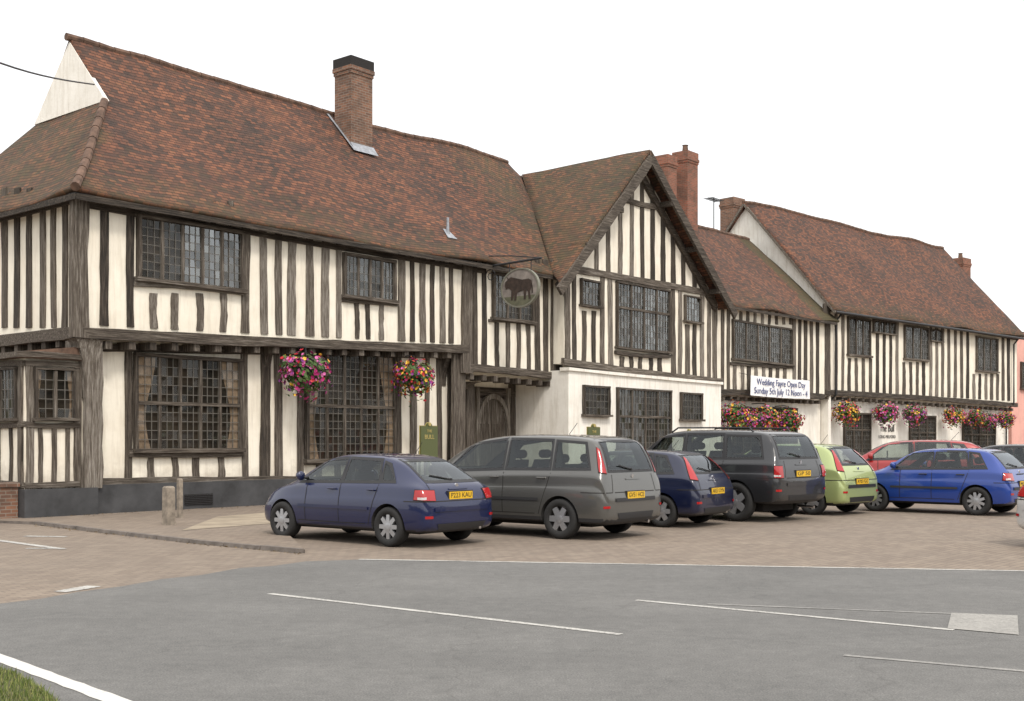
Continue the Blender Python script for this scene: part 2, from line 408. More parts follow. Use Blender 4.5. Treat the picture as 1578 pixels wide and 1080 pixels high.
def sstud(px,wd,py0,py1,u=0,t=None,d=.035):
    a0,_=A.yz(px-wd/2,py0,u);a1,_=A.yz(px+wd/2,py0,u);c,z0=A.yz(px,py0,u);_,z1=A.yz(px,py1,u)
    tm.bar(left(u),c,z0,c+rr(-.03,.03),z1,abs(a1-a0),-.03,d,0,rr(.1,.8) if t is None else t,seg=6)
for px in (8,27,46,66,84,101): sstud(px,8,290,505)
for k in range(9):
    c=4.3+k*.46; tm.bar(left(0),c,zbA,c,6.95,.17,-.03,.035,0,R())
tm.bar(left(0),-.05,zbA+.03,8,zbA+.05,.26,-.03,.09,1,.5,seg=12); tm.bar(left(0),0,6.72,8,6.72,.16,-.03,.06,1,.3,seg=10)
for k in range(12): tm.box(-.04,.5,.3+k*.6,.46+k*.6,zbA-.25,zbA-.08,0,rr(.2,.6))
tm.obj('timber_frame',r1)
bw=MB([PLASTER,TIMBER,TIMBER_H,RIDGE])
bu0=Z(38,600,.2)[0]
bw.box(bu0,0.35,.2,3.4,.6,3.3)
fm=front(.2)
for a,t_ in ((bu0+.08,.8),(bu0+.62,.5),(-.02,.6)):
    bw.bar(fm,a,.6,a,1.9 if t_==.5 else 3.25,.16 if t_!=.5 else .10,-.02,.05,1,t_)
bw.bar(fm,bu0+.32,.6,bu0+.32,1.9,.09,-.02,.04,1,.5); bw.bar(fm,bu0+.93,.6,bu0+.93,1.9,.09,-.02,.04,1,.6)
for zz in (.7,1.95,3.2): bw.bar(fm,bu0,zz,0,zz,.12,-.02,.065,2,.6)
lm=left(bu0)
for c in (.1+.2,.75,1.25,1.75,2.3,2.9,3.3): bw.bar(lm,c,.6,c,1.9,.10,-.02,.04,1,R())
for c in (.3,1.8,3.3): bw.bar(lm,c,.6,c,3.25,.15,-.02,.055,1,.6)
for zz in (.7,1.95,3.2): bw.bar(lm,.2,zz,3.4,zz,.12,-.02,.065,2,.6)
bw.prism(lambda a,z,d:(a,d,z),[(bu0-.2,3.3),(.0,3.3),(.0,3.60),(bu0-.2,3.42)],.06,3.6,3)
bw.bar(front(.06),bu0-.22,3.36,.0,3.36,.12,.0,.03,2,.55); bw.bar(left(bu0-.2),.04,3.36,3.6,3.36,.12,.0,.03,2,.55)
bay=bw.obj('bay_window',r1)
window(bay,fm,bu0+.18,-.1,2.02,3.13,lights=2,refl=(.02,.06),pw=.15,ph=.19,curtain=.12,fw=.06)
window(bay,lm,.4,1.72,2.02,3.13,lights=2,refl=(.05,.15),pw=.15,ph=.19,fw=.06); window(bay,lm,1.88,3.2,2.02,3.13,lights=2,refl=(.05,.15),pw=.15,ph=.19,fw=.06)
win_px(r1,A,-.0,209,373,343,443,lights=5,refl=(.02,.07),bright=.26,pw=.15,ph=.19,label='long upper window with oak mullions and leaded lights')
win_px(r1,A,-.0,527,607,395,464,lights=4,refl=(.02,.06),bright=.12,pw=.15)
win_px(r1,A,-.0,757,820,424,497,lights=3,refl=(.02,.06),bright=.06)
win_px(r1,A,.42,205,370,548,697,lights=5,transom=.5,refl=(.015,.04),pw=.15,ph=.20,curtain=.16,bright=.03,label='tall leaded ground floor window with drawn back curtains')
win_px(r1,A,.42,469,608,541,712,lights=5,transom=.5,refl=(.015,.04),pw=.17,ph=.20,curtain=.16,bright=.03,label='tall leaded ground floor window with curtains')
du0=Z(728,0,1.5)[0];du1=Z(780,0,1.5)[0]
d=MB([TIMBER,BLACKMETAL,ROOM]); m15=front(1.5)
d.mbox(m15,du0,du1,0,3.3,.01,.05,2)
for k in (0,1):
    xa=du0+.1+k*(du1-du0-.2)/2; xb=xa+(du1-du0-.2)/2-.02
    d.mbox(m15,xa,xb,.02,2.95,.05,.085,0,.6)
    for z0_,z1_ in ((.15,.75),(.85,1.45),(1.55,2.15)):
        d.mbox(m15,xa+.1,xb-.1,z0_,z1_,.085,.10,0,.45)
dc=(du0+du1)/2; dw=(du1-du0)/2-.06
for i in range(14):
    q0_,q1_=math.pi*i/14,math.pi*(i+1)/14
    P_=lambda a,k,dd:m15(dc+dw*k*math.cos(a),2.15+.95*k*math.sin(a),dd)
    d.add([P_(q0_,1,.07),P_(q1_,1,.07),P_(q1_,.84,.07),P_(q0_,.84,.07),P_(q0_,1,.2),P_(q1_,1,.2),P_(q1_,.84,.2),P_(q0_,.84,.2)],[(0,1,2,3),(7,6,5,4),(0,4,5,1),(3,2,6,7)],0,.95)
for a in (du0+.07,du1-.07): d.bar(m15,a,0,a,3.3,.16,.02,.19,0,.85)
dr=d.obj('door',r1); h_=MB([BLACKMETAL]); h_.tube([m15(du1-.25,1.0,.09),m15(du1-.25,1.0,.14),m15(du1-.25,1.12,.14)],.02); h_.obj('handle',dr)
# roof
def cz(p):
    t=max(0,min(1,(p.z-6.8)/4.7)); return sagn(p)-.16*math.sin(math.pi*t)
def moss1(p):
    m=.18
    if p.x<1.4 and p.y>p.x: m+=.5
    m+=max(0,1-abs(p.x-17.2)/3.2)*.5; m+=max(0,(8.3-p.z)/1.6)*.42
    return min(1.0,m)
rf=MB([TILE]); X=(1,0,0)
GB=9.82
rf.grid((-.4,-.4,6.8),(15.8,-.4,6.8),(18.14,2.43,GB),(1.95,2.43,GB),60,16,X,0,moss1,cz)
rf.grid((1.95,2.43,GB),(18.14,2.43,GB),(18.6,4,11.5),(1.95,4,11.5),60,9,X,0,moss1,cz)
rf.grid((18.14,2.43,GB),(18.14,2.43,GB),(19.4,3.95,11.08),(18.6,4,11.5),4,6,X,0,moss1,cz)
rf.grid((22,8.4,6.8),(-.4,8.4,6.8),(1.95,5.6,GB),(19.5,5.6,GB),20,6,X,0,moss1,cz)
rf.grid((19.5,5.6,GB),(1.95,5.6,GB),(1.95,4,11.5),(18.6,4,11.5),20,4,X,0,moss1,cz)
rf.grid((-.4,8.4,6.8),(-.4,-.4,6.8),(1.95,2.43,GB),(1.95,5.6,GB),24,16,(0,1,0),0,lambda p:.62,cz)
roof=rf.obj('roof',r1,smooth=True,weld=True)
sm=roof.modifiers.new('thickness','SOLIDIFY'); sm.thickness=.1; sm.offset=-1
ridge(roof,[(1.85,4,11.53),(18.6,4,11.53)],.09,cz,drop=.05)
ridge(roof,[(-.42,-.42,6.86),(.35,.5,7.80),(1.17,1.5,8.86),(1.95,2.43,GB+.03)],.095,cz,name='hip_tiles',drop=.05)
gb=MB([PLASTER_W,LEAD,TIMBER])
gb.prism(left(1.93),[(2.36,GB-.16),(5.7,GB-.16),(4,11.40)],-.10,.0,0)
gb.obj('gablet',roof)
chimney(roof,10.65,3.3,.86,.72,9.6,12.95,BRICK,darktop=True)
fl=MB([LEAD]); zf=lambda yy:6.8+(yy+.4)*1.068-.02
x0,x1=10.18,11.12
fl.add([(x0,2.72,zf(2.72)),(x1,2.72,zf(2.72)),(x1,2.93,zf(2.93)+.06),(x0,2.93,zf(2.93)+.06)],[(0,1,2,3)])
fl.add([(x0-.06,2.7,zf(2.7)+.02),(x0+.03,2.7,zf(2.7)+.02),(x0+.03,3.9,zf(3.9)+.02),(x0-.06,3.9,zf(3.9)+.02)],[(0,1,2,3)])
fl.obj('flashing',roof,fix=False)
vp=None
for yy in [i*.05 for i in range(0,60)]:
    zz=6.8+(yy+.4)*1.068; u,z=A.uz(690,358,yy)
    if z<zz+.0: vp=(u,yy,zz); break
if vp:
    v=MB([LEAD]); x,yy,zz=vp; v.add([(x-.2,yy-.2,zz-.20),(x+.2,yy-.2,zz-.20),(x+.1,yy+.1,zz+.10),(x-.1,yy+.1,zz+.10)],[(0,1,2,3)]); v.tube([(x,yy,zz-.2),(x,yy,zz+.05),(x,yy,zz+.25),(x,yy,zz+.42)],[.08,.05,.04,.04]); v.obj('vent_pipe',roof,fix=False)
ev=MB([TIMBER_H,DARK]); ev.bar(front(-.36),-.38,6.66,15.9,6.70,.13,0,.03,0,.1,seg=20,j=.004); ev.bar(left(-.36),-.38,6.66,8.3,6.66,.13,0,.03,0,.1,seg=10,j=.004)
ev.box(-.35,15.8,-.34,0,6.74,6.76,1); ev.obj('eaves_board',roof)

# ================================================================== gabled cross wing
r2=A.root('gabled_cross_wing',label='timber-framed gabled wing of the inn with white plastered ground floor',category='building')
yg=-.45; P=lambda px,py,y=yg:A.uz(px,py,y)
gw=MB([PLASTER,PLASTER_W,TIMBER_H])
apx=P(1002,248); gl=P(869,440); gr=P(1106,470)
gw.prism(front(yg),[(gl[0],P(869,560)[1]),(gr[0],P(1106,588)[1]),(gr[0],6.85),(apx[0],apx[1]),(gl[0],6.85)],0,-6)
yq=-.75
q0=A.uz(876,570,yq); q1=A.uz(1111,592,yq)
gw.prism(front(yq),[(q0[0],0),(q1[0],0),(q1[0],q1[1]),(q0[0],q0[1])],0,-6.2,1)
gw.bar(front(yq),q0[0]-.05,q0[1]+.03,q1[0]+.05,q1[1]+.03,.1,-.3,.07,1,.5,seg=10,j=.004)
gw.obj('wall',r2)
gt=MB([TIMBER,TIMBER_H])
vl=lin(865,432,1003,240); vr=lin(1003,240,1130,478); top=lambda px:(vl(px) if px<1003 else vr(px))+8
col=lin(893,413,1093,452)
for px in (918,937,955,973,989,1005,1021,1037,1053,1069,1084):
    stud(gt,A,yg,px,6,max(top(px),240),col(px))
for px,wd in ((873,8),(885,6),(928,6),(940,7),(1037,6),(1047,6),(1082,6),(1092,5),(1101,7)):
    stud(gt,A,yg,px,wd,max(col(px),top(px)),lin(868,557,1108,587)(px))
for px in (899,914): stud(gt,A,yg,px,6,479,lin(868,557,1108,587)(px))
for px in (958,972,987,1002,1016): stud(gt,A,yg,px,6,549,lin(868,557,1108,587)(px))
for px in (1058,1070): stud(gt,A,yg,px,6,500,lin(868,557,1108,587)(px))
beam(gt,A,yg,868,412,1100,453,.23,.07,t=.65,seg=14); beam(gt,A,yg,964,309,1022,321,.18,.07,t=.5); beam(gt,A,yg,866,557,1110,588,.24,.1,t=.6,seg=16)
beam(gt,A,yg,946,543,1032,549,.14,.12,t=.2)
gt.obj('timber_frame',r2)
for a in ((893,923,431,474,dict(lights=1,bright=.15)),(948,1030,440,541,dict(lights=4,transom=.62,bright=.15,label='large leaded window in the gable reflecting sky')),(1053,1078,456,498,dict(lights=1,bright=.15))):
    win_px(r2,A,yg,*a[:4],refl=(.13,.22),fw=.07,pw=.20,ph=.21,**a[4])
for a in ((897,937,594,642,1,None),(949,1032,599,695,4,.55),(1047,1080,605,649,1,None)):
    win_px(r2,A,yq,*a[:4],lights=a[4],transom=a[5],refl=(.03,.08),bright=.06,fw=.07,pw=.20,ph=.21)
gr_=MB([TILE])
ap=(A.uz(1003,236,-1.0)[0],-1.0,A.uz(1003,236,-1.0)[1]); le=A.uz(864,438,-1.0); re=A.uz(1131,477,-1.0)
T=(19.4,3.95,11.08)
def moss2(p): return .66 if p.x<ap[0] else .3
gr_.grid((le[0],-1.0,le[1]),(15.75,-.35,6.80),T,ap,12,24,(0,1,0),0,moss2,sagn)
gr_.grid((re[0],6,re[1]),(re[0],-1.0,re[1]),ap,T,12,16,(0,1,0),0,moss2,sagn)
gr_.grid((15.75,8,6.8),(re[0],8,6.8),T,T,6,6,(1,0,0),0,moss2,sagn)
roof2=gr_.obj('roof',r2,smooth=True,fix=False); sm=roof2.modifiers.new('thickness','SOLIDIFY'); sm.thickness=.1; sm.offset=-1
ridge(roof2,[ap,T],.09)
bb=MB([TIMBER_H,DARK])
fb=front(-1.0); 
bb.bar(fb,le[0]-.1,le[1]-.22,ap[0],ap[2]-.18,.34,-.02,.07,0,.45,seg=10); bb.bar(fb,re[0]+.1,re[1]-.22,ap[0],ap[2]-.18,.34,-.021,.071,0,.3,seg=10)
bb.bar(front(yg-.02),le[0]+.5,le[1]-.0,ap[0],ap[2]-.55,.25,-.02,.1,0,.3,seg=10); bb.bar(front(yg-.02),re[0]-.5,re[1]-.0,ap[0],ap[2]-.55,.25,-.021,.101,0,.3,seg=10)
for px,py in ((905,380),(957,325),(1035,315),(1075,385),(1108,450)):
    u,z=A.uz(px,py,-1.0); bb.box(u-.1,u+.1,-1.05,yg,z-.05,z+.12,0,.2)
bb.obj('bargeboard',roof2)
chx=A.uz(1056,300,4)
chimney(roof2,chx[0],4,.85,.75,7,A.uz(1056,236,4)[1],BRICK_R,pots=1)
ch2=A.uz(1027,300,4); chimney(roof2,ch2[0]+.1,4.1,.7,.65,7,A.uz(1027,240,4)[1],BRICK_R)

# ================================================================== low link range
r3=A.root('timber_framed_link',label='lower half-timbered range with wide leaded window and banner',category='building')
lw=MB([PLASTER,PLASTER_W]); a0=gr[0]; a1=36.2
lw.prism(front(0),[(a0,A.uz(1112,603)[1]),(a1,A.uz(1266,610)[1]),(a1,7.0),(a0,7.0)],0,-8)
lw.prism(front(.4),[(a0,0),(a1,0),(a1,3.9),(a0,3.9)],0,-7.6,1); lw.obj('wall',r3)
lt=MB([TIMBER,TIMBER_H]); b3=lin(1110,600,1266,608)
for px in (1113,1122): stud(lt,A,0,px,5,475,b3(px))
for px in range(1132,1218,11): stud(lt,A,0,px,5,562,b3(px))
for px in (1223,1232,1241,1250,1259): stud(lt,A,0,px,4.5,485,b3(px))
for px in range(1130,1222,11): stud(lt,A,0,px,4,480,500)
beam(lt,A,0,1108,604,1268,611,.24,.1,t=.2); beam(lt,A,0,1124,560,1222,566,.13,.08,t=.3)
joists(lt,A,0,1114,610,1262,617,.6,.15,.03); lt.obj('timber_frame',r3)
win_px(r3,A,0,1127,1219,499,560,lights=5,refl=(.05,.12),bright=.15,fw=.08)
win_px(r3,A,.4,1128,1180,628,700,lights=4,transom=.6,refl=(.02,.06)); win_px(r3,A,.4,1190,1226,628,700,lights=3,transom=.6,refl=(.02,.06))
lr=MB([TILE]); mm=lambda p:.2+(.75 if p.x>34.9 else 0)+max(0,(8-p.z))*.3
lr.grid((a0-.5,-.4,6.85),(a1+.3,-.4,6.95),(a1-.0,4,11.1),(a0-.5,4,11.1),30,16,X,0,mm,sagn)
lr.grid((a1,8.4,6.85),(a0-.5,8.4,6.85),(a0-.5,4,11.1),(a1,4,11.1),12,6,X,0,mm,sagn)
roof3=lr.obj('roof',r3,smooth=True,fix=False); sm=roof3.modifiers.new('thickness','SOLIDIFY'); sm.thickness=.1; sm.offset=-1
ridge(roof3,[(a0-.5,4,11.12),(a1,4,11.12)],.09)
e3=MB([TIMBER_H]); e3.bar(front(-.36),a0,6.75,a1,6.85,.12,0,.03,0,.1,j=.003); e3.obj('eaves_board',roof3)
ax=A.uz(1100,330,4); ae=MB([BLACKMETAL]); zt=A.uz(1100,304,4)[1]
ae.tube([(ax[0],4,11),(ax[0],4,zt)],.025,6); ae.tube([(ax[0]-.5,4,zt-.1),(ax[0]+.5,4,zt-.1)],.02,5)
for k in range(-4,5): ae.tube([(ax[0]+k*.12,3.75,zt-.1),(ax[0]+k*.12,4.25,zt-.1)],.012,4)
ae.obj('aerial',roof3)

# ================================================================== far house
r4=B.root('timber_framed_house',label='tall half-timbered house with plain tiled roof and white gable end',category='building')
fw_=MB([PLASTER,PLASTER_W]); bL=19.3
zt4=B.uz(1290,606)[1]; zt5=B.uz(1560,625)[1]
fw_.prism(front(0),[(0,zt4),(bL,zt5),(bL,7.75),(0,7.75)],0,-8.8)
fw_.prism(front(.4),[(0,0),(bL,0),(bL,zt5),(0,zt4)],0,-8.2,1)
fw_.prism(left(0),[(0,0.0),(8.8,0),(8.8,7.7),(4.42,12.9),(0,7.7)],-.2,.004,1)
fw_.prism(left(bL),[(0,3.8),(8.8,3.8),(8.8,7.7),(4.42,12.9),(0,7.7)],-.2,.004,0); fw_.obj('wall',r4)
ft=MB([TIMBER,TIMBER_H]); b4=lin(1270,600,1562,618)
px=1277
wins=[(1305,1340,490,550,3),(1392,1430,503,556,3),(1503,1536,520,574,3)]
while px<1562:
    inw=[q for q in wins if q[0]-3<px<q[1]+3]
    if inw: stud(ft,B,0,px,4.0,inw[0][3]+2,b4(px))
    else: stud(ft,B,0,px,4.0,lin(1270,468,1575,515)(px),b4(px))
    px+=lin(1270,11.0,1565,8.6)(px)*rr(.92,1.08)
stud(ft,B,0,1273,8,468,610,d=.07,t=.4); beam(ft,B,0,1270,604,1566,624,.24,.1,t=.2,seg=20); beam(ft,B,0,1270,476,1566,522,.15,.05,t=.3,seg=16)
joists(ft,B,0,1275,610,1560,629,.6,.15,.03); ft.obj('timber_frame',r4)
for q in wins: win_px(r4,B,0,q[0],q[1],q[2],q[3],lights=q[4],refl=(.04,.12),bright=.12)
win_px(r4,B,0,1344,1378,494,515,lights=4,refl=(.04,.12),bright=.1,fw=.06); win_px(r4,B,0,1432,1450,508,527,lights=2,refl=(.04,.12),bright=.1,fw=.06)
for q in ((1299,1340,636,700,3),(1400,1440,640,705,3),(1482,1532,645,705,4)): win_px(r4,B,.4,*q[:4],lights=q[4],transom=.6,refl=(.02,.06))
fr_=MB([TILE]); m4=lambda p:.12+max(0,(8.8-p.z))*.35
fr_.grid((-.25,-.45,7.45),(bL+.3,-.45,7.45),(bL+.3,4.42,13.0),(-.25,4.42,13.0),44,18,X,0,m4,sagn)
fr_.grid((bL+.3,9.2,7.45),(-.25,9.2,7.45),(-.25,4.42,13.0),(bL+.3,4.42,13.0),12,6,X,0,m4,sagn)
roof4=fr_.obj('roof',r4,smooth=True,fix=False); sm=roof4.modifiers.new('thickness','SOLIDIFY'); sm.thickness=.12; sm.offset=-1
ridge(roof4,[(-.25,4.42,13.02),(bL+.3,4.42,13.02)],.09)
e4=MB([TIMBER_H,TIMBER]); e4.bar(front(-.4),-.2,7.36,bL+.2,7.36,.13,0,.03,0,.1,j=.003)
e4.bar(left(-.24),-.5,7.3,4.42,12.86,.12,-.05,.02,0,.7,seg=8,j=.003); e4.bar(left(-.24),9.2,7.3,4.42,12.86,.12,-.05,.02,0,.7,seg=8,j=.003); e4.obj('eaves_board',roof4)
chimney(roof4,.9,5.9,.9,.8,9,B.uz(1134,308,5.9)[1],BRICK)
cc=B.uz(1485,400,4.2); chimney(roof4,cc[0],4.4,1.0,.8,9,B.uz(1485,400,4.4)[1],BRICK_R,pots=1)
dp=MB([BLACKMETAL])
for px in (1287,1561):
    u,_=B.uz(px,500,-.1); dp.tube([(u,-.4,7.3),(u,-.15,7.0),(u,-.15,3.7),(u,.28,3.3),(u,.28,0)],.05,8)
dp.tube([(-.2,-.5,7.35),(bL+.2,-.5,7.32)],.06,8); dp.obj('drainpipe',r4)
BLK=simple('black_lettering',(.02,.02,.02),.6)
su,sz=B.uz(1367,660,.38)
text_obj('The Bull',.52,BLK,r4,Matrix.Translation((su,.37,sz))@FACE_FRONT,width=1.35)
su,sz=B.uz(1367,673,.38); text_obj('LONG MELFORD',.22,BLK,r4,Matrix.Translation((su,.37,sz))@FACE_FRONT,width=1.6)

r5=B.root('pink_house',label='pink rendered house beyond the timber-framed inn',category='building')
SLATE=simple('dark_slate',(.09,.085,.085),.8,noise_amt=.3)
pw_=MB([PINK]); pw_.box(bL+.9,bL+12,.6,8.5,0,7.9); pw_.obj('wall',r5)
pr=MB([SLATE]); pr.add([(bL+.8,.5,7.92),(bL+12.1,.5,7.92),(bL+12.1,4.5,8.4),(bL+.8,4.5,8.4),(bL+12.1,8.6,7.92),(bL+.8,8.6,7.92)],[(0,1,2,3),(3,2,4,5),(0,3,5),(1,4,2)]); pr.obj('roof',r5)
window(r5,front(.6),bL+2,bL+3.2,4.6,6.2,lights=2)

# ================================================================== ground
def G(px,py,z=0):
    D=F*(H-z)/(py-HY); return ((px-CX)/F*D,D)
def sheet(name,pts,z,mat,kind='structure',**p):
    mb=MB([mat]); mb.add([(x,y,z) for x,y in pts],[tuple(range(len(pts)))]); o=mb.obj(name,fix=False,**p)
    if o.data.polygons[0].normal.z<0: o.data.flip_normals()
    o['kind']=kind; return o
def mk_asphalt():
    m,nt,b=newmat('asphalt'); b.inputs['Roughness'].default_value=.9
    v=mapped(nt,'Object',(1,1,1)); big=noisen(nt,v,.5,6,.7); fine=noisen(nt,v,70,2,.8); mid=noisen(nt,v,7,6,.8)
    s=math_(nt,'ADD',math_(nt,'MULTIPLY',big,.22),math_(nt,'MULTIPLY',fine,.55)); s=math_(nt,'ADD',s,math_(nt,'MULTIPLY',mid,.25))
    col=ramp(nt,s,[(.36,(.068,.068,.066)),(.52,(.138,.136,.130)),(.70,(.25,.245,.233))])
    vo=nt.nodes.new('ShaderNodeTexVoronoi'); vo.feature='DISTANCE_TO_EDGE'; vo.inputs['Scale'].default_value=.28
    dn=nt.nodes.new('ShaderNodeVectorMath'); dn.operation='ADD'; n2=nt.nodes.new('ShaderNodeTexNoise'); n2.inputs['Scale'].default_value=1.5; nt.links.new(v,n2.inputs['Vector'])
    nt.links.new(v,dn.inputs[0]); nt.links.new(n2.outputs['Color'],dn.inputs[1]); nt.links.new(dn.outputs[0],vo.inputs['Vector'])
    col=mixc(nt,ramp(nt,vo.outputs['Distance'],[(0,(.3,.3,.3)),(.005,(0,0,0))]),col,(.06,.058,.055))
    tr=noisen(nt,mapped(nt,'Object',(.06,.9,1)),1.0,4,.55)
    col=mixc(nt,ramp(nt,tr,[(.5,(0,0,0)),(.7,(.30,.30,.30))]),col,(.095,.093,.09))
    nt.links.new(col,b.inputs['Base Color'])
    bump(nt,b,fine,.5,.01); return m
ASPHALT=mk_asphalt()
def mk_paving():
    m,nt,b=newmat('block_paving'); b.inputs['Roughness'].default_value=.9
    v=mapped(nt,'Object',(1,1,1)); mpn=v.node; mpn.inputs['Rotation'].default_value=(0,0,math.radians(-50))
    br=nt.nodes.new('ShaderNodeTexBrick'); nt.links.new(v,br.inputs['Vector'])
    br.inputs['Scale'].default_value=1; br.inputs['Brick Width'].default_value=.22; br.inputs['Row Height'].default_value=.11; br.inputs['Mortar Size'].default_value=.008
    br.inputs['Color1'].default_value=(.19,.148,.115,1); br.inputs['Color2'].default_value=(.255,.205,.158,1); br.inputs['Mortar'].default_value=(.12,.10,.08,1)
    v2=mapped(nt,'Object',(1,1,1)); big=noisen(nt,v2,.3,6,.65); st=noisen(nt,v2,1.7,6,.75)
    c=mixc(nt,ramp(nt,big,[(.35,(.5,.5,.5)),(.65,(0,0,0))]),br.outputs['Color'],(.165,.135,.11))
    c=mixc(nt,ramp(nt,st,[(.5,(0,0,0)),(.8,(.7,.7,.7))]),c,(.30,.25,.195))
    oil=noisen(nt,v2,1.3,5,.7); c=mixc(nt,ramp(nt,oil,[(.58,(0,0,0)),(.76,(.6,.6,.6))]),c,(.075,.064,.054))
    nt.links.new(c,b.inputs['Base Color']); bump(nt,b,br.outputs['Fac'],-.3,.01); return m
PAVING=mk_paving()
EARTH=simple('earth_and_grass',(.10,.11,.05),.95,noise_amt=.4,scale=.3)
sheet('ground',[(-900,-300),(900,-300),(900,1500),(-900,1500)],-.012,EARTH,label='wide open ground around the village street')
sheet('forecourt',[(-60,-30),(90,-30),(90,110),(-60,110)],-.004,PAVING,label='brown block paved forecourt in front of the inn')
edge=[G(555,862),(60,5.4),(60,-30),(-29.8,-29.6),G(0,930),G(60,923),G(120,912),G(190,903),G(250,892),G(310,886),G(370,875),G(420,872),G(470,865)]
sheet('road',edge,0,ASPHALT,label='grey asphalt road with worn white markings')
def mk_paint(name,c0,c1,a,b_):
    m,nt,b=newmat(name); b.inputs['Roughness'].default_value=.85
    v=mapped(nt,'Object',(1,1,1)); f=noisen(nt,v,28,6,.85); g_=noisen(nt,v,2.2,4,.6)
    s=math_(nt,'ADD',math_(nt,'MULTIPLY',f,.7),math_(nt,'MULTIPLY',g_,.3))
    nt.links.new(ramp(nt,s,[(a,c0),(b_,c1)]),b.inputs['Base Color']); return m
PAINT=mk_paint('worn_road_paint',(.17,.165,.155),(.47,.46,.43),.40,.52)
EDGE=mk_paint('white_edge_paint',(.30,.295,.28),(.58,.57,.54),.34,.44)
FAINT=mk_paint('faded_road_paint',(.16,.157,.15),(.34,.33,.31),.40,.60)
BLOCK=mk_paint('pale_block_paint',(.18,.175,.165),(.34,.33,.305),.38,.58)
def line_px(name,p,q,w,mat=PAINT,z=.004):
    a=Vector(G(*p));b_=Vector(G(*q)); n=(b_-a).normalized(); n=Vector((-n.y,n.x))*w/2
    mb=MB([mat]); N=24; vs=[]
    for i in range(N+1):
        c=a+(b_-a)*i/N; ww=rr(.84,1.08); vs+=[(c.x+n.x*ww,c.y+n.y*ww,z),(c.x-n.x*ww,c.y-n.y*ww,z)]
    mb.add(vs,[(2*i,2*i+1,2*i+3,2*i+2) for i in range(N)]); o=mb.obj(name,fix=False); o['kind']='structure'; o['label']='worn white painted road marking line'
    if o.data.polygons[0].normal.z<0: o.data.flip_normals()
line_px('road_marking',(553,862),(1700,882),.10)
line_px('road_marking',(415,915),(957,978),.085)
line_px('road_marking',(980,925),(1470,971),.08); line_px('road_marking',(1090,931),(1470,946),.06,FAINT)
line_px('road_marking',(1300,1010),(1640,1040),.07,FAINT); line_px('road_marking',(-80,985),(200,1088),.14,EDGE)
sheet('road_marking',[G(1466,945),G(1568,949),G(1570,979),G(1460,969)],.006,BLOCK,label='faded white block of a road marking')
line_px('road_marking',(-30,829),(98,846),.14,PAINT,.002); line_px('road_marking',(38,826),(102,827),.16,PAINT,.002); line_px('road_marking',(40,845),(98,845),.12,PAINT,.003); line_px('road_marking',(92,912),(145,903),.2,PAINT,.002)
KERB=simple('kerb_stone',(.15,.13,.115),.9,noise_amt=.4,scale=4)
def kerbed(name,pts,h,mat,label):
    mb=MB([mat,KERB]); n=len(pts)
    mb.add([(x,y,h) for x,y in pts],[tuple(range(n))],0); mb.add([(x,y,-.01) for x,y in pts]+[(x,y,h) for x,y in pts],[(i,(i+1)%n,n+(i+1)%n,n+i) for i in range(n)],1)
    o=mb.obj(name,fix=False); o['kind']='structure'; o['label']=label; return o
bA=lambda u,y:(A.ox+u*A.dx+y*A.nx,A.oy+u*A.dy+y*A.ny)
kerbed('pavement',[G(-160,800),G(60,808),G(160,820),G(300,836),G(470,852),G(428,812),bA(6.2,-.3),bA(6.2,.2),bA(-1.2,.2),bA(-1.3,6)],.05,PAVING,'low kerbed stone pavement along the inn wall')
kb=MB([KERB])
kp=[G(60,808),G(160,820),G(300,836),G(470,852)]
for (x0,y0),(x1,y1) in zip(kp,kp[1:]):
    L=math.hypot(x1-x0,y1-y0); n=max(1,int(L/.8)); dx,dy=(x1-x0)/L,(y1-y0)/L
    for i in range(n):
        a=i/n; b_=(i+.97)/n; p=(x0+(x1-x0)*a,y0+(y1-y0)*a); q=(x0+(x1-x0)*b_,y0+(y1-y0)*b_); o=(dy*.10,-dx*.10); h=.058+rr(-.005,.005)
        kb.add([(p[0],p[1],-.01),(q[0],q[1],-.01),(q[0]+o[0],q[1]+o[1],-.01),(p[0]+o[0],p[1]+o[1],-.01),(p[0],p[1],h),(q[0],q[1],h),(q[0]+o[0]*.9,q[1]+o[1]*.9,h),(p[0]+o[0]*.9,p[1]+o[1]*.9,h)],[(0,1,2,3),(4,5,6,7),(0,1,5,4),(1,2,6,5),(2,3,7,6),(3,0,4,7)],0,R())
ko=kb.obj('kerb'); ko['kind']='structure'; ko['label']='weathered kerb stones edging the pavement'
sheet('path',[G(280,817,.055),G(335,796,.055),G(420,789,.055),G(424,806,.055)],.056,simple('sandy_path',(.30,.25,.185),.95,noise_amt=.25,scale=2),label='sandy stone entrance path by the parked cars')
LITT=simple('dry_leaf',(.13,.09,.04),.9,noise_amt=.5,scale=3); lf=MB([LITT])
for i in range(500):
    if R()<.5: x,y_=bA(rr(-1.2,9),.0-abs(random.gauss(0,.25))); z=.054
    else:
        k=rr(0,1); s_=kp[0 if k<.3 else (1 if k<.6 else 2)]; e_=kp[1 if k<.3 else (2 if k<.6 else 3)]; f=R(); x=s_[0]+(e_[0]-s_[0])*f+rr(-.05,.05); y_=s_[1]+(e_[1]-s_[1])*f-.12-abs(random.gauss(0,.1)); z=.002
    a=rr(0,6.28); q=rr(.012,.03); lf.add([(x+q*math.cos(a),y_+q*math.sin(a),z+.004),(x-q*math.sin(a)*.5,y_+q*math.cos(a)*.5,z+rr(.004,.02)),(x-q*math.cos(a),y_-q*math.sin(a),z+.004)],[(0,1,2)])
lo_=lf.obj('leaf_litter',fix=False); lo_['kind']='stuff'; lo_['label']='dry fallen leaves gathered along kerb and wall'

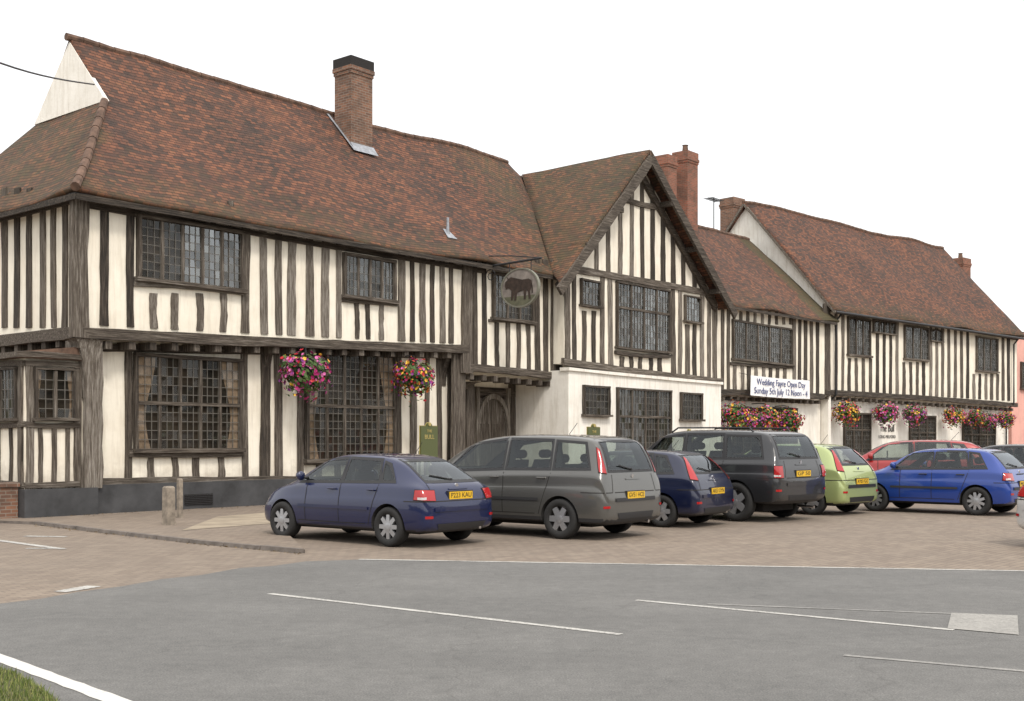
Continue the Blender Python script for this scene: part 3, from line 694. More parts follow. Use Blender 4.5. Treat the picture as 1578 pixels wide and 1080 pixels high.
lwz=MB([BRICK]); lwz.box(-3.6,-1.32,.2,.5,0,.68); lwz.box(-3.65,-1.3,.16,.54,.681,.76)
lo=lwz.obj('low_brick_wall',None,label='low weathered brick wall beside the inn plinth',category='wall'); lo.location=(A.ox,A.oy,0); lo.rotation_euler=(0,0,A.a)
STONE=simple('weathered_post',(.24,.205,.165),.9,noise_amt=.4,scale=7)
def bollard(px,py,w,h,label):
    x,y=G(px,py,.06); mb=MB([STONE]); mb.tube([(0,0,0),(0,0,.05),(0,0,h*.8),(0,0,h-.03),(0,0,h)],[w*.75,w*.72,w*.70,w*.68,w*.5],4)
    o=mb.obj('bollard',None,label=label,category='post',group='posts on the pavement'); o.location=(x,y,.05); o.rotation_euler=(0,0,math.radians(50+45))
bollard(260,808,.17,.72,'squat square weathered post on the pavement'); bollard(277,797,.09,.80,'slim square weathered post on the pavement')

gp=[G(-260,1034),G(-40,1026),G(20,1044),G(52,1062),G(84,1084),G(110,1140),G(-260,1140)]
go=kerbed('grass_verge',gp,.04,simple('verge_soil',(.07,.07,.03),.95,noise_amt=.4,scale=6),'raised verge of soil under the grass')
def mk_leaf(name,stops):
    m,nt,b=newmat(name); b.inputs['Roughness'].default_value=.75
    nt.links.new(ramp(nt,attr(nt),stops),b.inputs['Base Color']); return m
GRASS=mk_leaf('grass_blade',[(0,(.06,.09,.015)),(.6,(.14,.19,.035)),(1,(.32,.30,.12))])
gm=MB([GRASS])
def inside(p,poly):
    c=False;n=len(poly);j=n-1
    for i in range(n):
        if (poly[i][1]>p[1])!=(poly[j][1]>p[1]) and p[0]<(poly[j][0]-poly[i][0])*(p[1]-poly[i][1])/(poly[j][1]-poly[i][1])+poly[i][0]: c=not c
        j=i
    return c
xs=[p[0] for p in gp];ys=[p[1] for p in gp]
for i in range(18000):
    p=(rr(max(min(xs),-6.0),max(xs)),rr(min(ys),max(ys)))
    if not inside(p,gp): continue
    a=rr(0,6.28); h=rr(.02,.06); w_=rr(.002,.005); lx,ly=rr(-.025,.025),rr(-.025,.025)
    gm.add([(p[0]-math.cos(a)*w_,p[1]-math.sin(a)*w_,.035),(p[0]+math.cos(a)*w_,p[1]+math.sin(a)*w_,.035),(p[0]+lx,p[1]+ly,.04+h)],[(0,1,2)],0,R())
g=gm.obj('grass',fix=False); g['kind']='stuff'; g['label']='short grass on the roadside verge'

WOOD=simple('far_foliage',(.045,.05,.028),.95,noise_amt=.6,scale=.6)
wb=MB([WOOD]); path=[(-95,-5),(-60,-38),(-15,-50),(35,-46),(75,-15),(100,30)]
vs=[];N=90
for i in range(N+1):
    k=i/N*(len(path)-1); j=min(int(k),len(path)-2); f=k-j; x=path[j][0]*(1-f)+path[j+1][0]*f; y_=path[j][1]*(1-f)+path[j+1][1]*f
    for q in range(9):
        h=(8.5+3.5*noise.noise(Vector((i*.35,0,3)))+1.5*noise.noise(Vector((i*1.3,1,3))))*q/8
        o=1-.12*math.sin(math.pi*q/8)*(1+noise.noise(Vector((i*.5,q*.7,0))))
        vs.append((x*o,y_*o,h-.1))
wb.add(vs,[(i*9+q,i*9+q+1,(i+1)*9+q+1,(i+1)*9+q) for i in range(N) for q in range(8)])
wo=wb.obj('reflection_treeline',smooth=True,fix=False); wo['kind']='stuff'; wo['label']='unseen line of trees added to darken reflections'  # unseen trees added behind the camera to darken car and window reflections

# ================================================================== hanging baskets
FOL=mk_leaf('basket_foliage',[(0,(.02,.05,.012)),(.6,(.06,.12,.025)),(1,(.13,.2,.05))])
def mk_bloom(name,cols):
    m,nt,b=newmat(name); b.inputs['Roughness'].default_value=.6
    nt.links.new(ramp(nt,attr(nt),[(i/len(cols),c) for i,c in enumerate(cols)],'CONSTANT'),b.inputs['Base Color']); return m
MG=(.42,.02,.16);PK=(.62,.14,.38);RD=(.45,.015,.025);YL=(.75,.45,.05);PU=(.24,.04,.26);OR=(.6,.15,.03)
BL1=mk_bloom('blossom_magenta',[MG,PK,MG,RD,PK,PU,PK,YL]); BL2=mk_bloom('blossom_red',[RD,MG,RD,PU,YL,RD,OR,PK]); BL3=mk_bloom('blossom_yellow',[YL,OR,YL,RD,YL,PK,RD,MG])
def basket_meshes(seed,bl,n=750,m=620):
    random.seed(seed)
    out=[]
    for kind,cnt,size,mat in (('foliage',n,.055,FOL),('blossom',m,.045,bl)):
        mb=MB([mat])
        for i in range(cnt):
            d_=Vector((rr(-1,1),rr(-1,1),rr(-1,.9)))
            if d_.length>1 or d_.length<.1: d_=Vector((rr(-1,1),rr(-1,1),rr(-.6,.6))).normalized()
            d_.normalize(); lump=1+.38*noise.noise(d_*2.2+Vector((seed,0,0)))
            rad=rr(.55,1.04)*lump if kind=='foliage' else rr(.86,1.08)*lump
            p=Vector((d_.x*.46*rad,d_.y*.46*rad,d_.z*.40*rad-.08))
            if R()<.14: p.z-=rr(.05,.26)
            if kind=='blossom' and noise.noise(d_*3+Vector((0,seed*3,0)))<-.12: continue
            nn=(d_+Vector((rr(-.6,.6),rr(-.6,.6),rr(-.4,.8)))).normalized(); a=nn.orthogonal().normalized(); b_=nn.cross(a); s_=size*rr(.6,1.3)
            if kind=='foliage': mb.add([p-a*s_,p+b_*s_*.5,p+a*s_,p-b_*s_*.5],[(0,1,2,3)],0,R())
            else:
                t=max(0,min(.999,noise.noise(p*4.0+Vector((seed,seed,0)))*.9+.5+rr(-.18,.18)))
                mb.add([p+(a*math.cos(k*1.2566)+b_*math.sin(k*1.2566))*s_*(.8)+nn*.01 for k in range(5)]+[p],[(k,(k+1)%5,5) for k in range(5)],0,t)
        out.append(mb.obj(kind+'_source',fix=False))
    bo=MB([BLACKMETAL]); bo.tube([(0,0,-.3),(0,0,-.22),(0,0,-.1),(0,0,.02)],[.08,.2,.27,.3],14); out.append(bo.obj('bowl_source'))
    ch=MB([BLACKMETAL])
    for k in range(3): ch.tube([(.28*math.cos(k*2.09),.28*math.sin(k*2.09),0),(0,0,.34)],.008,5)
    ch.tube([(0,0,.33),(0,0,.40)],.012,5); ch.tube([(0,0,.39),(0,.2,.41),(0,.5,.40)],.018,6); out.append(ch.obj('chain_source'))
    ms=[o.data for o in out]
    for o in out: bpy.data.objects.remove(o)
    return ms
VAR=[basket_meshes(3,BL1),basket_meshes(11,BL2),basket_meshes(23,BL3)]
random.seed(99)
def basket(fr,px,py,y,scale,var,label):
    u,z=fr.uz(px,py,y); x=fr.ox+u*fr.dx+y*fr.nx; yy=fr.oy+u*fr.dy+y*fr.ny
    r=empty('hanging_basket',(x,yy,z),fr.a+0,label=label,category='flower basket',group='hanging flower baskets along the inn front'); r.scale=(scale,)*3
    for me,n in zip(VAR[var],('foliage','blossom','bowl','chain')):
        o=bpy.data.objects.new(n,me); COL.objects.link(o); o.parent=r
        if n in('foliage','blossom'): o.rotation_euler=(0,0,rr(0,6))
basket(A,471,567,-.35,1.28,0,'large hanging basket of magenta and pink flowers under the jetty')
basket(A,638,575,-.35,1.18,1,'hanging basket of red and purple flowers under the jetty')
for px,py,v,s in ((1133,636,1,1.3),(1158,644,0,1.1),(1179,640,2,1.2),(1215,644,1,1.25)): basket(A,px,py,-.35,s,v,'full basket of red and yellow flowers below the banner')
for px,py,v,s in ((1305,631,2,1.25),(1365,633,0,1.25),(1409,635,0,1.2),(1470,638,2,1.15),(1504,640,1,1.1),(1522,645,0,1.0),(1548,643,1,1.15)): basket(B,px,py,-.35,s,v,'hanging basket of mixed bright flowers on the house front')

# ================================================================== banner, signs
CLOTH=simple('banner_cloth',(.86,.86,.87),.8); BLUE=simple('banner_print',(.06,.08,.2),.7)
BY=-.45
u0,z1=A.uz(1157,578,BY);u1,_=A.uz(1248,585,BY); zb=A.uz(1157,609,BY)[1]
rb=empty('banner',(A.ox,A.oy,0),A.a,label='white cloth banner with blue lettering tied below the window',category='banner')
bn=MB([CLOTH]); N=30; vs=[]
for i in range(N+1):
    for j in range(6):
        a=u0+(u1-u0)*i/N; z=z1-(z1-zb)*j/5-.03*math.sin(math.pi*i/N); vs.append((a,BY+.015*math.sin(i*.9+j*.3),z))
bn.add(vs,[(i*6+j,i*6+j+1,(i+1)*6+j+1,(i+1)*6+j) for i in range(N) for j in range(5)]); bn.obj('cloth',rb,smooth=True,fix=False)
for a,z in ((u0,z1),(u1,z1),(u0,zb),(u1,zb)):
    rp=MB([BLACKMETAL]); rp.tube([(a,BY,z),(a+(-.15 if a==u0 else .15),-.02,z+.1)],.01,5); rp.obj('rope',rb)
zc=(z1+zb)/2-.02; hh=z1-zb
text_obj('Wedding Fayre Open Day',.36,BLUE,rb,Matrix.Translation(((u0+u1)/2,BY-.022,zc+.22*hh))@FACE_FRONT,width=(u1-u0)*.82)
text_obj('Sunday 5th July 12 Noon - 4',.36,BLUE,rb,Matrix.Translation(((u0+u1)/2,BY-.022,zc-.22*hh))@FACE_FRONT,width=(u1-u0)*.90)

rs=empty('hanging_pub_sign',(A.ox,A.oy,0),A.a,label='oval hanging sign with a painted bull on an iron bracket',category='sign')
SU=12.75; SY=-1.42; SZ=6.0
SIGNBG=simple('sign_field',(.21,.185,.165),.6,noise_amt=.4,scale=4); GOLD=simple('sign_rim',(.20,.20,.16),.5,.2); BULL=simple('bull_paint',(.035,.022,.016),.6,noise_amt=.5,scale=9); SG=simple('painted_grass',(.11,.11,.07),.7,noise_amt=.3)
ov=MB([SIGNBG,GOLD,SG]); n=40; ax_,az=.66,.53
pt=lambda a,k,d:(SU+d,SY+ax_*k*math.cos(a),SZ+az*k*math.sin(a))
vs=[pt(2*math.pi*i/n,1,s_) for s_ in(-.03,.03) for i in range(n)]
ov.add(vs,[tuple(range(n)),tuple(range(2*n-1,n-1,-1))]+[(i,(i+1)%n,n+(i+1)%n,n+i) for i in range(n)],0)
vs=[];
for k,d_ in ((1.0,-.05),(1.07,-.05),(1.07,.05),(1.0,.05)): vs+=[pt(2*math.pi*i/n,k,d_) for i in range(n)]
ov.add(vs,[(q*n+i,q*n+(i+1)%n,((q+1)%4)*n+(i+1)%n,((q+1)%4)*n+i) for q in range(4) for i in range(n)],1)
seg=[2*math.pi*i/n for i in range(n)]; low=[pt(a,.985,-.034) for a in seg if math.sin(a)<-.45]; ov.add(low,[tuple(range(len(low)))],2)
ov.obj('sign_board',rs)
outl=[(-.52,.12),(-.5,.22),(-.42,.27),(-.44,.36),(-.38,.30),(-.30,.34),(-.18,.31),(.1,.24),(.32,.25),(.42,.2),(.46,.02),(.47,-.14),(.43,-.16),(.42,.06),(.40,-.02),(.37,-.10),(.40,-.30),(.33,-.30),(.30,-.10),(.24,-.04),(.22,-.30),(.16,-.30),(.15,-.05),(-.08,-.10),(-.12,-.31),(-.18,-.31),(-.18,-.09),(-.24,-.30),(-.30,-.30),(-.28,-.04),(-.34,.02),(-.40,.04),(-.48,.02)]
bu=MB([BULL])
for sgnx in (-1,1):
    bu.prism(lambda a,z,d,sx=sgnx:(SU+sx*(.036+d),SY-a*1.05,SZ+z*1.05-.03),outl,0,.01)
bu.obj('bull_emblem',rs)
br_=MB([BLACKMETAL]); br_.tube([(SU,0,6.72),(SU,-2.2,6.78)],.035,8); br_.tube([(SU,0,7.05),(SU,-1.1,6.95),(SU,-2.15,6.79)],.018,6)
for yy in (SY-.4,SY+.4): br_.tube([(SU,yy,6.74),(SU,yy,SZ+.42)],.014,6)
br_.tube([(SU,-.3+.22*math.cos(a/10*6.28*1.4)*(1-a/14),6.45+.22*math.sin(a/10*6.28*1.4)*(1-a/14)) for a in range(11)],.015,6)
br_.obj('iron_bracket',rs)
OLIVE=simple('olive_board',(.085,.10,.035),.5); GILT=simple('gilt_letters',(.42,.34,.12),.5)
def board(fr,px,py,y,w_,h_):
    u,z=fr.uz(px,py,y); x=fr.ox+u*fr.dx+y*fr.nx; yy=fr.oy+u*fr.dy+y*fr.ny
    r=empty('notice_board',(x,yy,0),fr.a,label='olive green board with gilt lettering and arched crest on post',category='sign',group='green notice boards before the inn')
    mb=MB([OLIVE,GILT]); f0=front(0)
    pts=[(-w_/2,z-h_),(w_/2,z-h_),(w_/2,z-.08)]+[(w_/2*math.cos(a)*.35,z-.08+.09*math.sin(a)) for a in [math.pi*i/8 for i in range(0,9)]]+[(-w_/2,z-.08)]
    mb.prism(f0,pts,-.02,.02,0); mb.prism(f0,[(p[0]*1.07,(p[1]-z+h_/2)*1.04+z-h_/2) for p in pts],-.03,-.021,1); mb.obj('board',r)
    ps=MB([OLIVE]); ps.box(-.05,.05,-.0,.06,0,z-h_+.1); ps.box(-w_/2,-w_/2+.05,.0+.04,.08,0,z-h_+.2);ps.box(w_/2-.05,w_/2,.04,.08,0,z-h_+.2); ps.obj('post',r)
    cr=MB([GILT]); cr.tube([(0,-.02,z-.03),(0,-.045,z-.03)],.05,14); cr.obj('crest',r)
    T_=lambda zz:Matrix.Translation((0,-.024,zz))@FACE_FRONT
    text_obj('THE',.11,GILT,r,T_(z-.22)); text_obj('BULL',.17,GILT,r,T_(z-.38))
board(A,661,652,-.4,.66,.95); board(A,915,654,-2.4,.6,.8); board(A,1062,662,-2.4,.6,.8)
cb=MB([BLACKMETAL]); pu,pz=A.uz(145,130,2.0); wp=lambda u,y,z:(A.ox+u*A.dx+y*A.nx,A.oy+u*A.dy+y*A.ny,z)
P0=Vector(wp(pu,2.0,pz)); x,yv=(0-CX)/F*20,20; P1=Vector((x,yv,H+(HY-72)*20/F)); d_=P1-P0; P2=P1+d_*1.5+Vector((0,0,.5))
cb.tube([P0+(P2-P0)*k/20-Vector((0,0,.5*math.sin(math.pi*k/20))) for k in range(21)],.018,6)
cb.obj('overhead_cable',label='black overhead wire running to the roof gablet',category='cable')

# ================================================================== cars
TYRE=simple('tyre_rubber',(.018,.018,.018),.85); RIM=simple('alloy_rim',(.42,.43,.45),.35,.7); TRIM=simple('black_trim',(.022,.022,.024),.55)
CABIN=simple('dark_cabin',(.03,.029,.028),.9); SEAT=simple('seat_cloth',(.06,.06,.065),.9)
def mk_cglass():
    m,nt,b=newmat('car_glass'); nt.nodes.remove(b); out=nt.nodes['Material Output']
    tr=nd(nt,'ShaderNodeBsdfTransparent'); tr.inputs[0].default_value=(.55,.60,.57,1)
    gl=nd(nt,'ShaderNodeBsdfGlossy'); gl.inputs['Color'].default_value=(.9,.95,1,1); gl.inputs['Roughness'].default_value=.01
    lw_=nt.nodes.new('ShaderNodeLayerWeight'); lw_.inputs[0].default_value=.5
    fac=math_(nt,'ADD',math_(nt,'MULTIPLY',math_(nt,'POWER',lw_.outputs['Facing'],4.0),.8),.055)
    mx=nd(nt,'ShaderNodeMixShader'); nt.links.new(fac,mx.inputs[0])
    nt.links.new(tr.outputs[0],mx.inputs[1]); nt.links.new(gl.outputs[0],mx.inputs[2]); nt.links.new(mx.outputs[0],out.inputs[0]); return m
CGL=mk_cglass(); LIGHTR=simple('red_lens',(.36,.008,.010),.12,coat=.6); LIGHTC=simple('clear_lens',(.50,.48,.48),.15,coat=.6)
PLY=simple('yellow_plate',(.70,.43,.02),.4); CHR=simple('bright_chrome',(.6,.6,.62),.2,1)
HATCH=dict(st=[(-2.0,.36,.56,.60,.62,.58,.5),(-1.975,.27,.66,.71,.755,.73,.66),(-1.90,.22,.84,.91,.815,.775,.68),(-1.80,.21,.91,1.03,.835,.785,.66),(-1.58,.2,.935,1.25,.845,.79,.61),(-1.40,.2,.94,1.365,.845,.79,.585),(-1.1,.2,.94,1.405,.845,.79,.58),(-.4,.2,.935,1.42,.845,.79,.58),(.2,.2,.92,1.395,.845,.79,.575),(.48,.2,.91,1.335,.845,.785,.575),(.85,.2,.90,1.13,.84,.78,.62),(1.12,.2,.885,.975,.835,.77,.66),(1.3,.2,.86,.93,.83,.76,.62),(1.65,.21,.78,.84,.80,.72,.58),(1.86,.22,.66,.72,.74,.66,.52),(1.96,.3,.5,.54,.62,.55,.4)],
  win=[((-1.44,1.0),(-1.08,.99),(-.98,1.31),(-1.2,1.28)),((-1.01,.985),(-.2,.975),(-.2,1.335),(-.91,1.325)),((-.13,.975),(.86,.955),(.40,1.30),(-.13,1.335))],
  rw=((-.58,1.0),(.58,1.0),(.49,1.32),(-.49,1.32)),fwn=((-.60,.98),(.60,.98),(.48,1.3),(-.48,1.3)),axles=(-1.22,1.27),r=.30,seams=[-.165,.62,-1.05],belt=.95,zs=.32,pl=.66,ph=.86,hx=(-.85,.05),tr=.73)
FAST=dict(HATCH); FAST['st']=[(-2.0,.36,.56,.60,.60,.56,.48),(-1.975,.27,.66,.71,.745,.72,.64),(-1.91,.22,.83,.90,.805,.76,.66),(-1.82,.21,.895,.965,.83,.775,.65),(-1.62,.2,.915,1.08,.845,.78,.62),(-1.38,.2,.925,1.235,.85,.785,.585),(-1.1,.2,.93,1.345,.85,.785,.57),(-.75,.2,.93,1.39,.85,.785,.565),(-.2,.2,.92,1.405,.85,.785,.565),(.2,.2,.91,1.38,.85,.785,.565),(.5,.2,.90,1.30,.845,.78,.57),(.85,.2,.89,1.12,.84,.775,.62),(1.15,.2,.87,.955,.835,.765,.65),(1.4,.2,.83,.90,.82,.745,.61),(1.68,.21,.75,.81,.79,.70,.56),(1.88,.22,.63,.685,.72,.63,.48),(1.98,.3,.48,.52,.58,.5,.36)]
FAST['win']=[((-1.30,.985),(-1.02,.98),(-.95,1.26),(-1.06,1.22)),((-.96,.975),(-.16,.965),(-.16,1.315),(-.86,1.29)),((-.09,.965),(.90,.945),(.42,1.27),(-.09,1.315))]
FAST['rw']=((-.56,.985),(.56,.985),(.47,1.28),(-.47,1.28)); FAST['fwn']=((-.58,.97),(.58,.97),(.47,1.27),(-.47,1.27)); FAST['seams']=[-.125,.68,-.99]; FAST['pl']=.77; FAST['tr']=.70; FAST['ph']=.865
MPV=dict(st=[(-2.33,.38,.6,.64,.72,.68,.6),(-2.30,.3,.74,.8,.86,.83,.74),(-2.25,.25,.98,1.06,.915,.88,.78),(-2.17,.24,1.06,1.30,.925,.885,.75),(-2.04,.24,1.08,1.58,.93,.885,.70),(-1.9,.24,1.085,1.67,.93,.885,.69),(-1.5,.24,1.085,1.71,.93,.885,.685),(-.6,.24,1.075,1.735,.93,.885,.685),(.2,.24,1.05,1.70,.93,.885,.68),(.6,.24,1.04,1.62,.93,.88,.675),(1.1,.24,1.01,1.36,.92,.87,.69),(1.5,.24,.98,1.10,.91,.85,.70),(1.75,.24,.93,1.02,.90,.84,.66),(2.05,.25,.83,.90,.86,.78,.6),(2.24,.27,.68,.73,.78,.7,.5),(2.33,.35,.55,.58,.62,.55,.4)],
  win=[((-1.98,1.16),(-1.28,1.15),(-1.25,1.6),(-1.82,1.56)),((-1.19,1.15),(-.28,1.14),(-.28,1.635),(-1.16,1.61)),((-.19,1.14),(1.12,1.09),(.55,1.54),(-.19,1.635))],
  rw=((-.66,1.12),(.66,1.12),(.58,1.6),(-.58,1.6)),fwn=((-.66,1.12),(.66,1.12),(.56,1.58),(-.56,1.58)),axles=(-1.42,1.38),r=.33,seams=[-.235,.75,-1.235],belt=1.1,zs=.4,pl=.72,ph=.98,hx=(-1.05,-.05),tr=.81)
SUV=dict(st=[(-2.38,.5,.74,.78,.8,.76,.68),(-2.35,.42,.98,1.02,.90,.88,.8),(-2.29,.36,1.14,1.22,.945,.90,.80),(-2.2,.34,1.16,1.48,.95,.90,.77),(-2.08,.34,1.165,1.71,.95,.90,.745),(-1.85,.34,1.165,1.77,.95,.90,.74),(-1.2,.34,1.16,1.79,.95,.90,.74),(-.3,.34,1.15,1.80,.95,.9,.74),(.2,.34,1.14,1.775,.95,.9,.735),(.5,.34,1.13,1.70,.95,.895,.73),(.95,.34,1.12,1.38,.95,.89,.75),(1.2,.34,1.11,1.20,.95,.88,.76),(1.8,.34,1.06,1.13,.93,.86,.74),(2.15,.35,.97,1.03,.9,.82,.68),(2.32,.4,.8,.85,.82,.74,.6),(2.38,.5,.68,.71,.7,.6,.5)],
  win=[((-2.0,1.24),(-1.18,1.23),(-1.14,1.66),(-1.88,1.64)),((-1.1,1.23),(-.2,1.22),(-.2,1.69),(-1.06,1.685)),((-.12,1.22),(.92,1.19),(.46,1.62),(-.12,1.69))],
  rw=((-.70,1.24),(.70,1.24),(.64,1.66),(-.64,1.66)),fwn=((-.68,1.22),(.68,1.22),(.6,1.65),(-.6,1.65)),axles=(-1.42,1.36),r=.38,seams=[-.16,.8,-1.14],belt=1.2,zs=.48,pl=.93,ph=1.1,hx=(-1.0,-.02),tr=.83)
def wheel_meshes(r,spokes):
    t=MB([TYRE]); n=28; prof=[(.62*r,-.09),(.80*r,-.105),(.95*r,-.10),(r,-.07),(r,.07),(.95*r,.10),(.80*r,.105),(.62*r,.09)]
    vs=[(p*math.cos(2*math.pi*i/n),yy,p*math.sin(2*math.pi*i/n)) for p,yy in prof for i in range(n)]
    t.add(vs,[(k*n+i,k*n+(i+1)%n,((k+1)%8)*n+(i+1)%n,((k+1)%8)*n+i) for k in range(8) for i in range(n)])
    to=t.obj('t',smooth=True)
    m=MB([RIM,DARK])
    def ring_(r0,r1,y0,y1,mi=0):
        vs=[(q*math.cos(2*math.pi*i/n),yy,q*math.sin(2*math.pi*i/n)) for q,yy in((r0,y0),(r1,y1)) for i in range(n)]
        m.add(vs,[(i,(i+1)%n,n+(i+1)%n,n+i) for i in range(n)],mi)
    ring_(.74*r,.64*r,.100,.088); ring_(.64*r,.62*r,.088,.03)
    vs=[(.66*r*math.cos(2*math.pi*i/n),.03,.66*r*math.sin(2*math.pi*i/n)) for i in range(n)]; m.add(vs,[tuple(range(n))],1)
    for k in range(spokes):
        a=2*math.pi*k/spokes; c,s_=math.cos(a),math.sin(a); w0,w1=.05*r/.3*7/spokes,.028*r/.3*7/spokes
        q=[]
        for rad,ww,yy in((.06,w0*.8,.095),(.66*r,w1*1.25,.088)):
            for sg in(-1,1):
                q.append((c*rad-s_*ww*sg,yy,s_*rad+c*ww*sg)); 
        q2=[(p[0],p[1]-.04,p[2]) for p in q]
        m.add(q+q2,[(0,1,3,2),(0,2,6,4),(1,5,7,3),(4,5,7,6)],0)
    m.tube([(0,.05,0),(0,.1,0),(0,.104,0)],[.07,.065,.03],12,0)
    mo=m.obj('m'); r_=(to.data,mo.data); bpy.data.objects.remove(to); bpy.data.objects.remove(mo); return r_
def build_car(spec,color,label,pos,alpha,plate,light='low',sc=1.03,sz=1,sx=1,spokes=7,metal=.35,trimmed=False,anchor='rl',roofbars=False,strip=False,crisp=.35):
    S=spec; body_m=simple('car_paint',color,.32,metal,.9)
    root=empty('parked_car',label=label,category='car',group='cars parked in front of the inn')
    verts=[];faces=[]; rings=[]
    for (x,zb,zbt,zt,wm,wb,wr) in S['st']:
        zb,zbt,zt=zb*1,zbt*sz,zt*sz; x*=sx; g=zt-zbt; e=min(.05,g*.4)
        half=[(0,zb),(wm*.8,zb),(wm*.965,zb+.05),(wm,zb+(zbt-zb)*.38),(wm*.985,zb+(zbt-zb)*.68),(wm*.968,zb+(zbt-zb)*.74),(wb+.012,zbt-.03),(wb-.015,zbt+min(.015,g*.2)),(wr+.012,zt-e-.01),(wr*.93,zt-e*.35),(wr*.55,zt-.004),(0,zt)]
        base=len(verts); n=len(half)
        for (yy,z) in half: verts.append((x,yy,z))
        for (yy,z) in half[1:-1][::-1]: verts.append((x,-yy,z))
        rings.append((base,2*n-2,n))
    for (b0,m,n),(b1,_,_) in zip(rings,rings[1:]):
        for i in range(m): faces.append((b0+i,b0+(i+1)%m,b1+(i+1)%m,b1+i))
    for b0,m,n in (rings[0],rings[-1]):
        L=[b0+i for i in range(n)]; Rr=[b0]+[b0+m-i for i in range(1,n-1)]+[b0+n-1]
        faces.append((L[0],L[1],Rr[1]))
        for i in range(1,n-2): faces.append((L[i],L[i+1],Rr[i+1],Rr[i]))
        faces.append((L[n-2],L[n-1],Rr[n-2]))
    me=bpy.data.meshes.new('body'); me.from_pydata(verts,[],faces)
    bm=bmesh.new(); bm.from_mesh(me); bmesh.ops.recalc_face_normals(bm,faces=bm.faces); bm.to_mesh(me); bm.free()
    # crease the shoulder, belt and gutter lines so panels read crisply
    M_=rings[0][1]; cr_=me.attributes.new('crease_edge','FLOAT','EDGE'); hard={2,5,6,8}; hard|={M_-k for k in hard}
    for e in me.edges:
        a,b=e.vertices; ia,ib=a%M_,b%M_
        if ia==ib and ia in hard: cr_.data[e.index].value=crisp
        elif a//M_==b//M_ and a//M_ in (1,): cr_.data[e.index].value=crisp*.9
    me.materials.append(body_m); me.materials.append(CABIN); me.materials.append(TRIM)
    o=bpy.data.objects.new('body',me); COL.objects.link(o)
    o.modifiers.new('s','SUBSURF').levels=2
    bpy.context.view_layer.update(); dg=bpy.context.evaluated_depsgraph_get()
    m1=bpy.data.meshes.new_from_object(o.evaluated_get(dg)); o.modifiers.clear(); o.data=m1
    bvh=BVHTree.FromPolygons([v.co[:] for v in m1.vertices],[p.vertices[:] for p in m1.polygons])
    r=S['r']; ax=[a*sx for a in S['axles']]
    cut=MB([TRIM,CABIN])
    for a in ax:
        for sd in(1,-1):
            n=32; ra=r+.05; vs=[(a+ra*math.cos(2*math.pi*i/n),yy*sd,r+ra*math.sin(2*math.pi*i/n)) for yy in(.52,1.3) for i in range(n)]
            cut.add(vs,[tuple(range(n)),tuple(range(2*n-1,n-1,-1))]+[(i,(i+1)%n,n+(i+1)%n,n+i) for i in range(n)],1)
    for q in S['win']: cut.prism(lambda a,z,d:(a*sx,d,z*sz),q,-1.5,1.5,1)
    cut2=MB([TRIM,CABIN]); rwq,fwq=S['rw'],S['fwn']
    cut2.add([(-3,a,z*sz) for a,z in rwq]+[(3,a,z*sz) for a,z in fwq],[(0,1,2,3),(7,6,5,4)]+[(i,(i+1)%4,4+(i+1)%4,4+i) for i in range(4)],1)
    cos=[cut.obj('cut'),cut2.obj('cut')]
    for co in cos:
        bo=o.modifiers.new('b','BOOLEAN'); bo.object=co; bo.operation='DIFFERENCE'; bo.solver='EXACT'
    bpy.context.view_layer.update(); dg=bpy.context.evaluated_depsgraph_get()
    m2=bpy.data.meshes.new_from_object(o.evaluated_get(dg)); o.modifiers.clear(); o.data=m2
    for co in cos: bpy.data.objects.remove(co)
    for p in m2.polygons:
        p.use_smooth=True
        if p.material_index==0 and p.center.z<S['zs']-.06: p.material_index=2
    m2.set_sharp_from_angle(angle=math.radians(34)); m2.name='body'
    o.parent=root
    def ray(mode,t,z):
        if mode=='left': og,d=Vector((t,4,z)),Vector((0,-1,0))
        elif mode=='rear': og,d=Vector((-6,t,z)),Vector((1,0,0))
        elif mode=='front': og,d=Vector((6,t,z)),Vector((-1,0,0))
        elif mode=='cl': d=Vector((.7071,-.7071,0)); og=Vector((.7071*t,.7071*t,z))-d*5
        elif mode=='fl': d=Vector((-.7071,-.7071,0)); og=Vector((.7071*t,-.7071*t,z))-d*5
        h=bvh.ray_cast(og,d)
        if h[0] is None: h=bvh.find_nearest(og+d*4)
        nn=h[1]; 
        if nn.dot(d)>0: nn=-nn
        return h[0],nn
    def gridq(mb,q,mode,off,nu,nv,mir):
        vs=[]
        for j in range(nv+1):
            for i in range(nu+1):
                u,v=i/nu,j/nv
                t=q[0][0]*(1-u)*(1-v)+q[1][0]*u*(1-v)+q[2][0]*u*v+q[3][0]*(1-u)*v
                z=q[0][1]*(1-u)*(1-v)+q[1][1]*u*(1-v)+q[2][1]*u*v+q[3][1]*(1-u)*v
                p,nn=ray(mode,t*(sx if mode!='rear' and mode!='front' else 1),z*sz); p=p+nn*off
                vs.append((p.x,-p.y if mir else p.y,p.z))
        W=nu+1; mb.add(vs,[(j*W+i,j*W+i+1,(j+1)*W+i+1,(j+1)*W+i) for j in range(nv) for i in range(nu)])
    def patch(name,q,mode,mat,off=.006,nu=8,nv=6,both=False,extra=None):
        res=[]
        for mir in ((False,True) if both else (False,)):
            mb=MB([mat]); gridq(mb,q,mode,off,nu,nv,mir)
            res.append(mb.obj(name,root,smooth=True,fix=False))
        return res
    grow=lambda q,e:[(q[0][0]-e*1.2,q[0][1]-e),(q[1][0]+e*1.2,q[1][1]-e),(q[2][0]+e*.8,q[2][1]+e),(q[3][0]-e*.8,q[3][1]+e)]
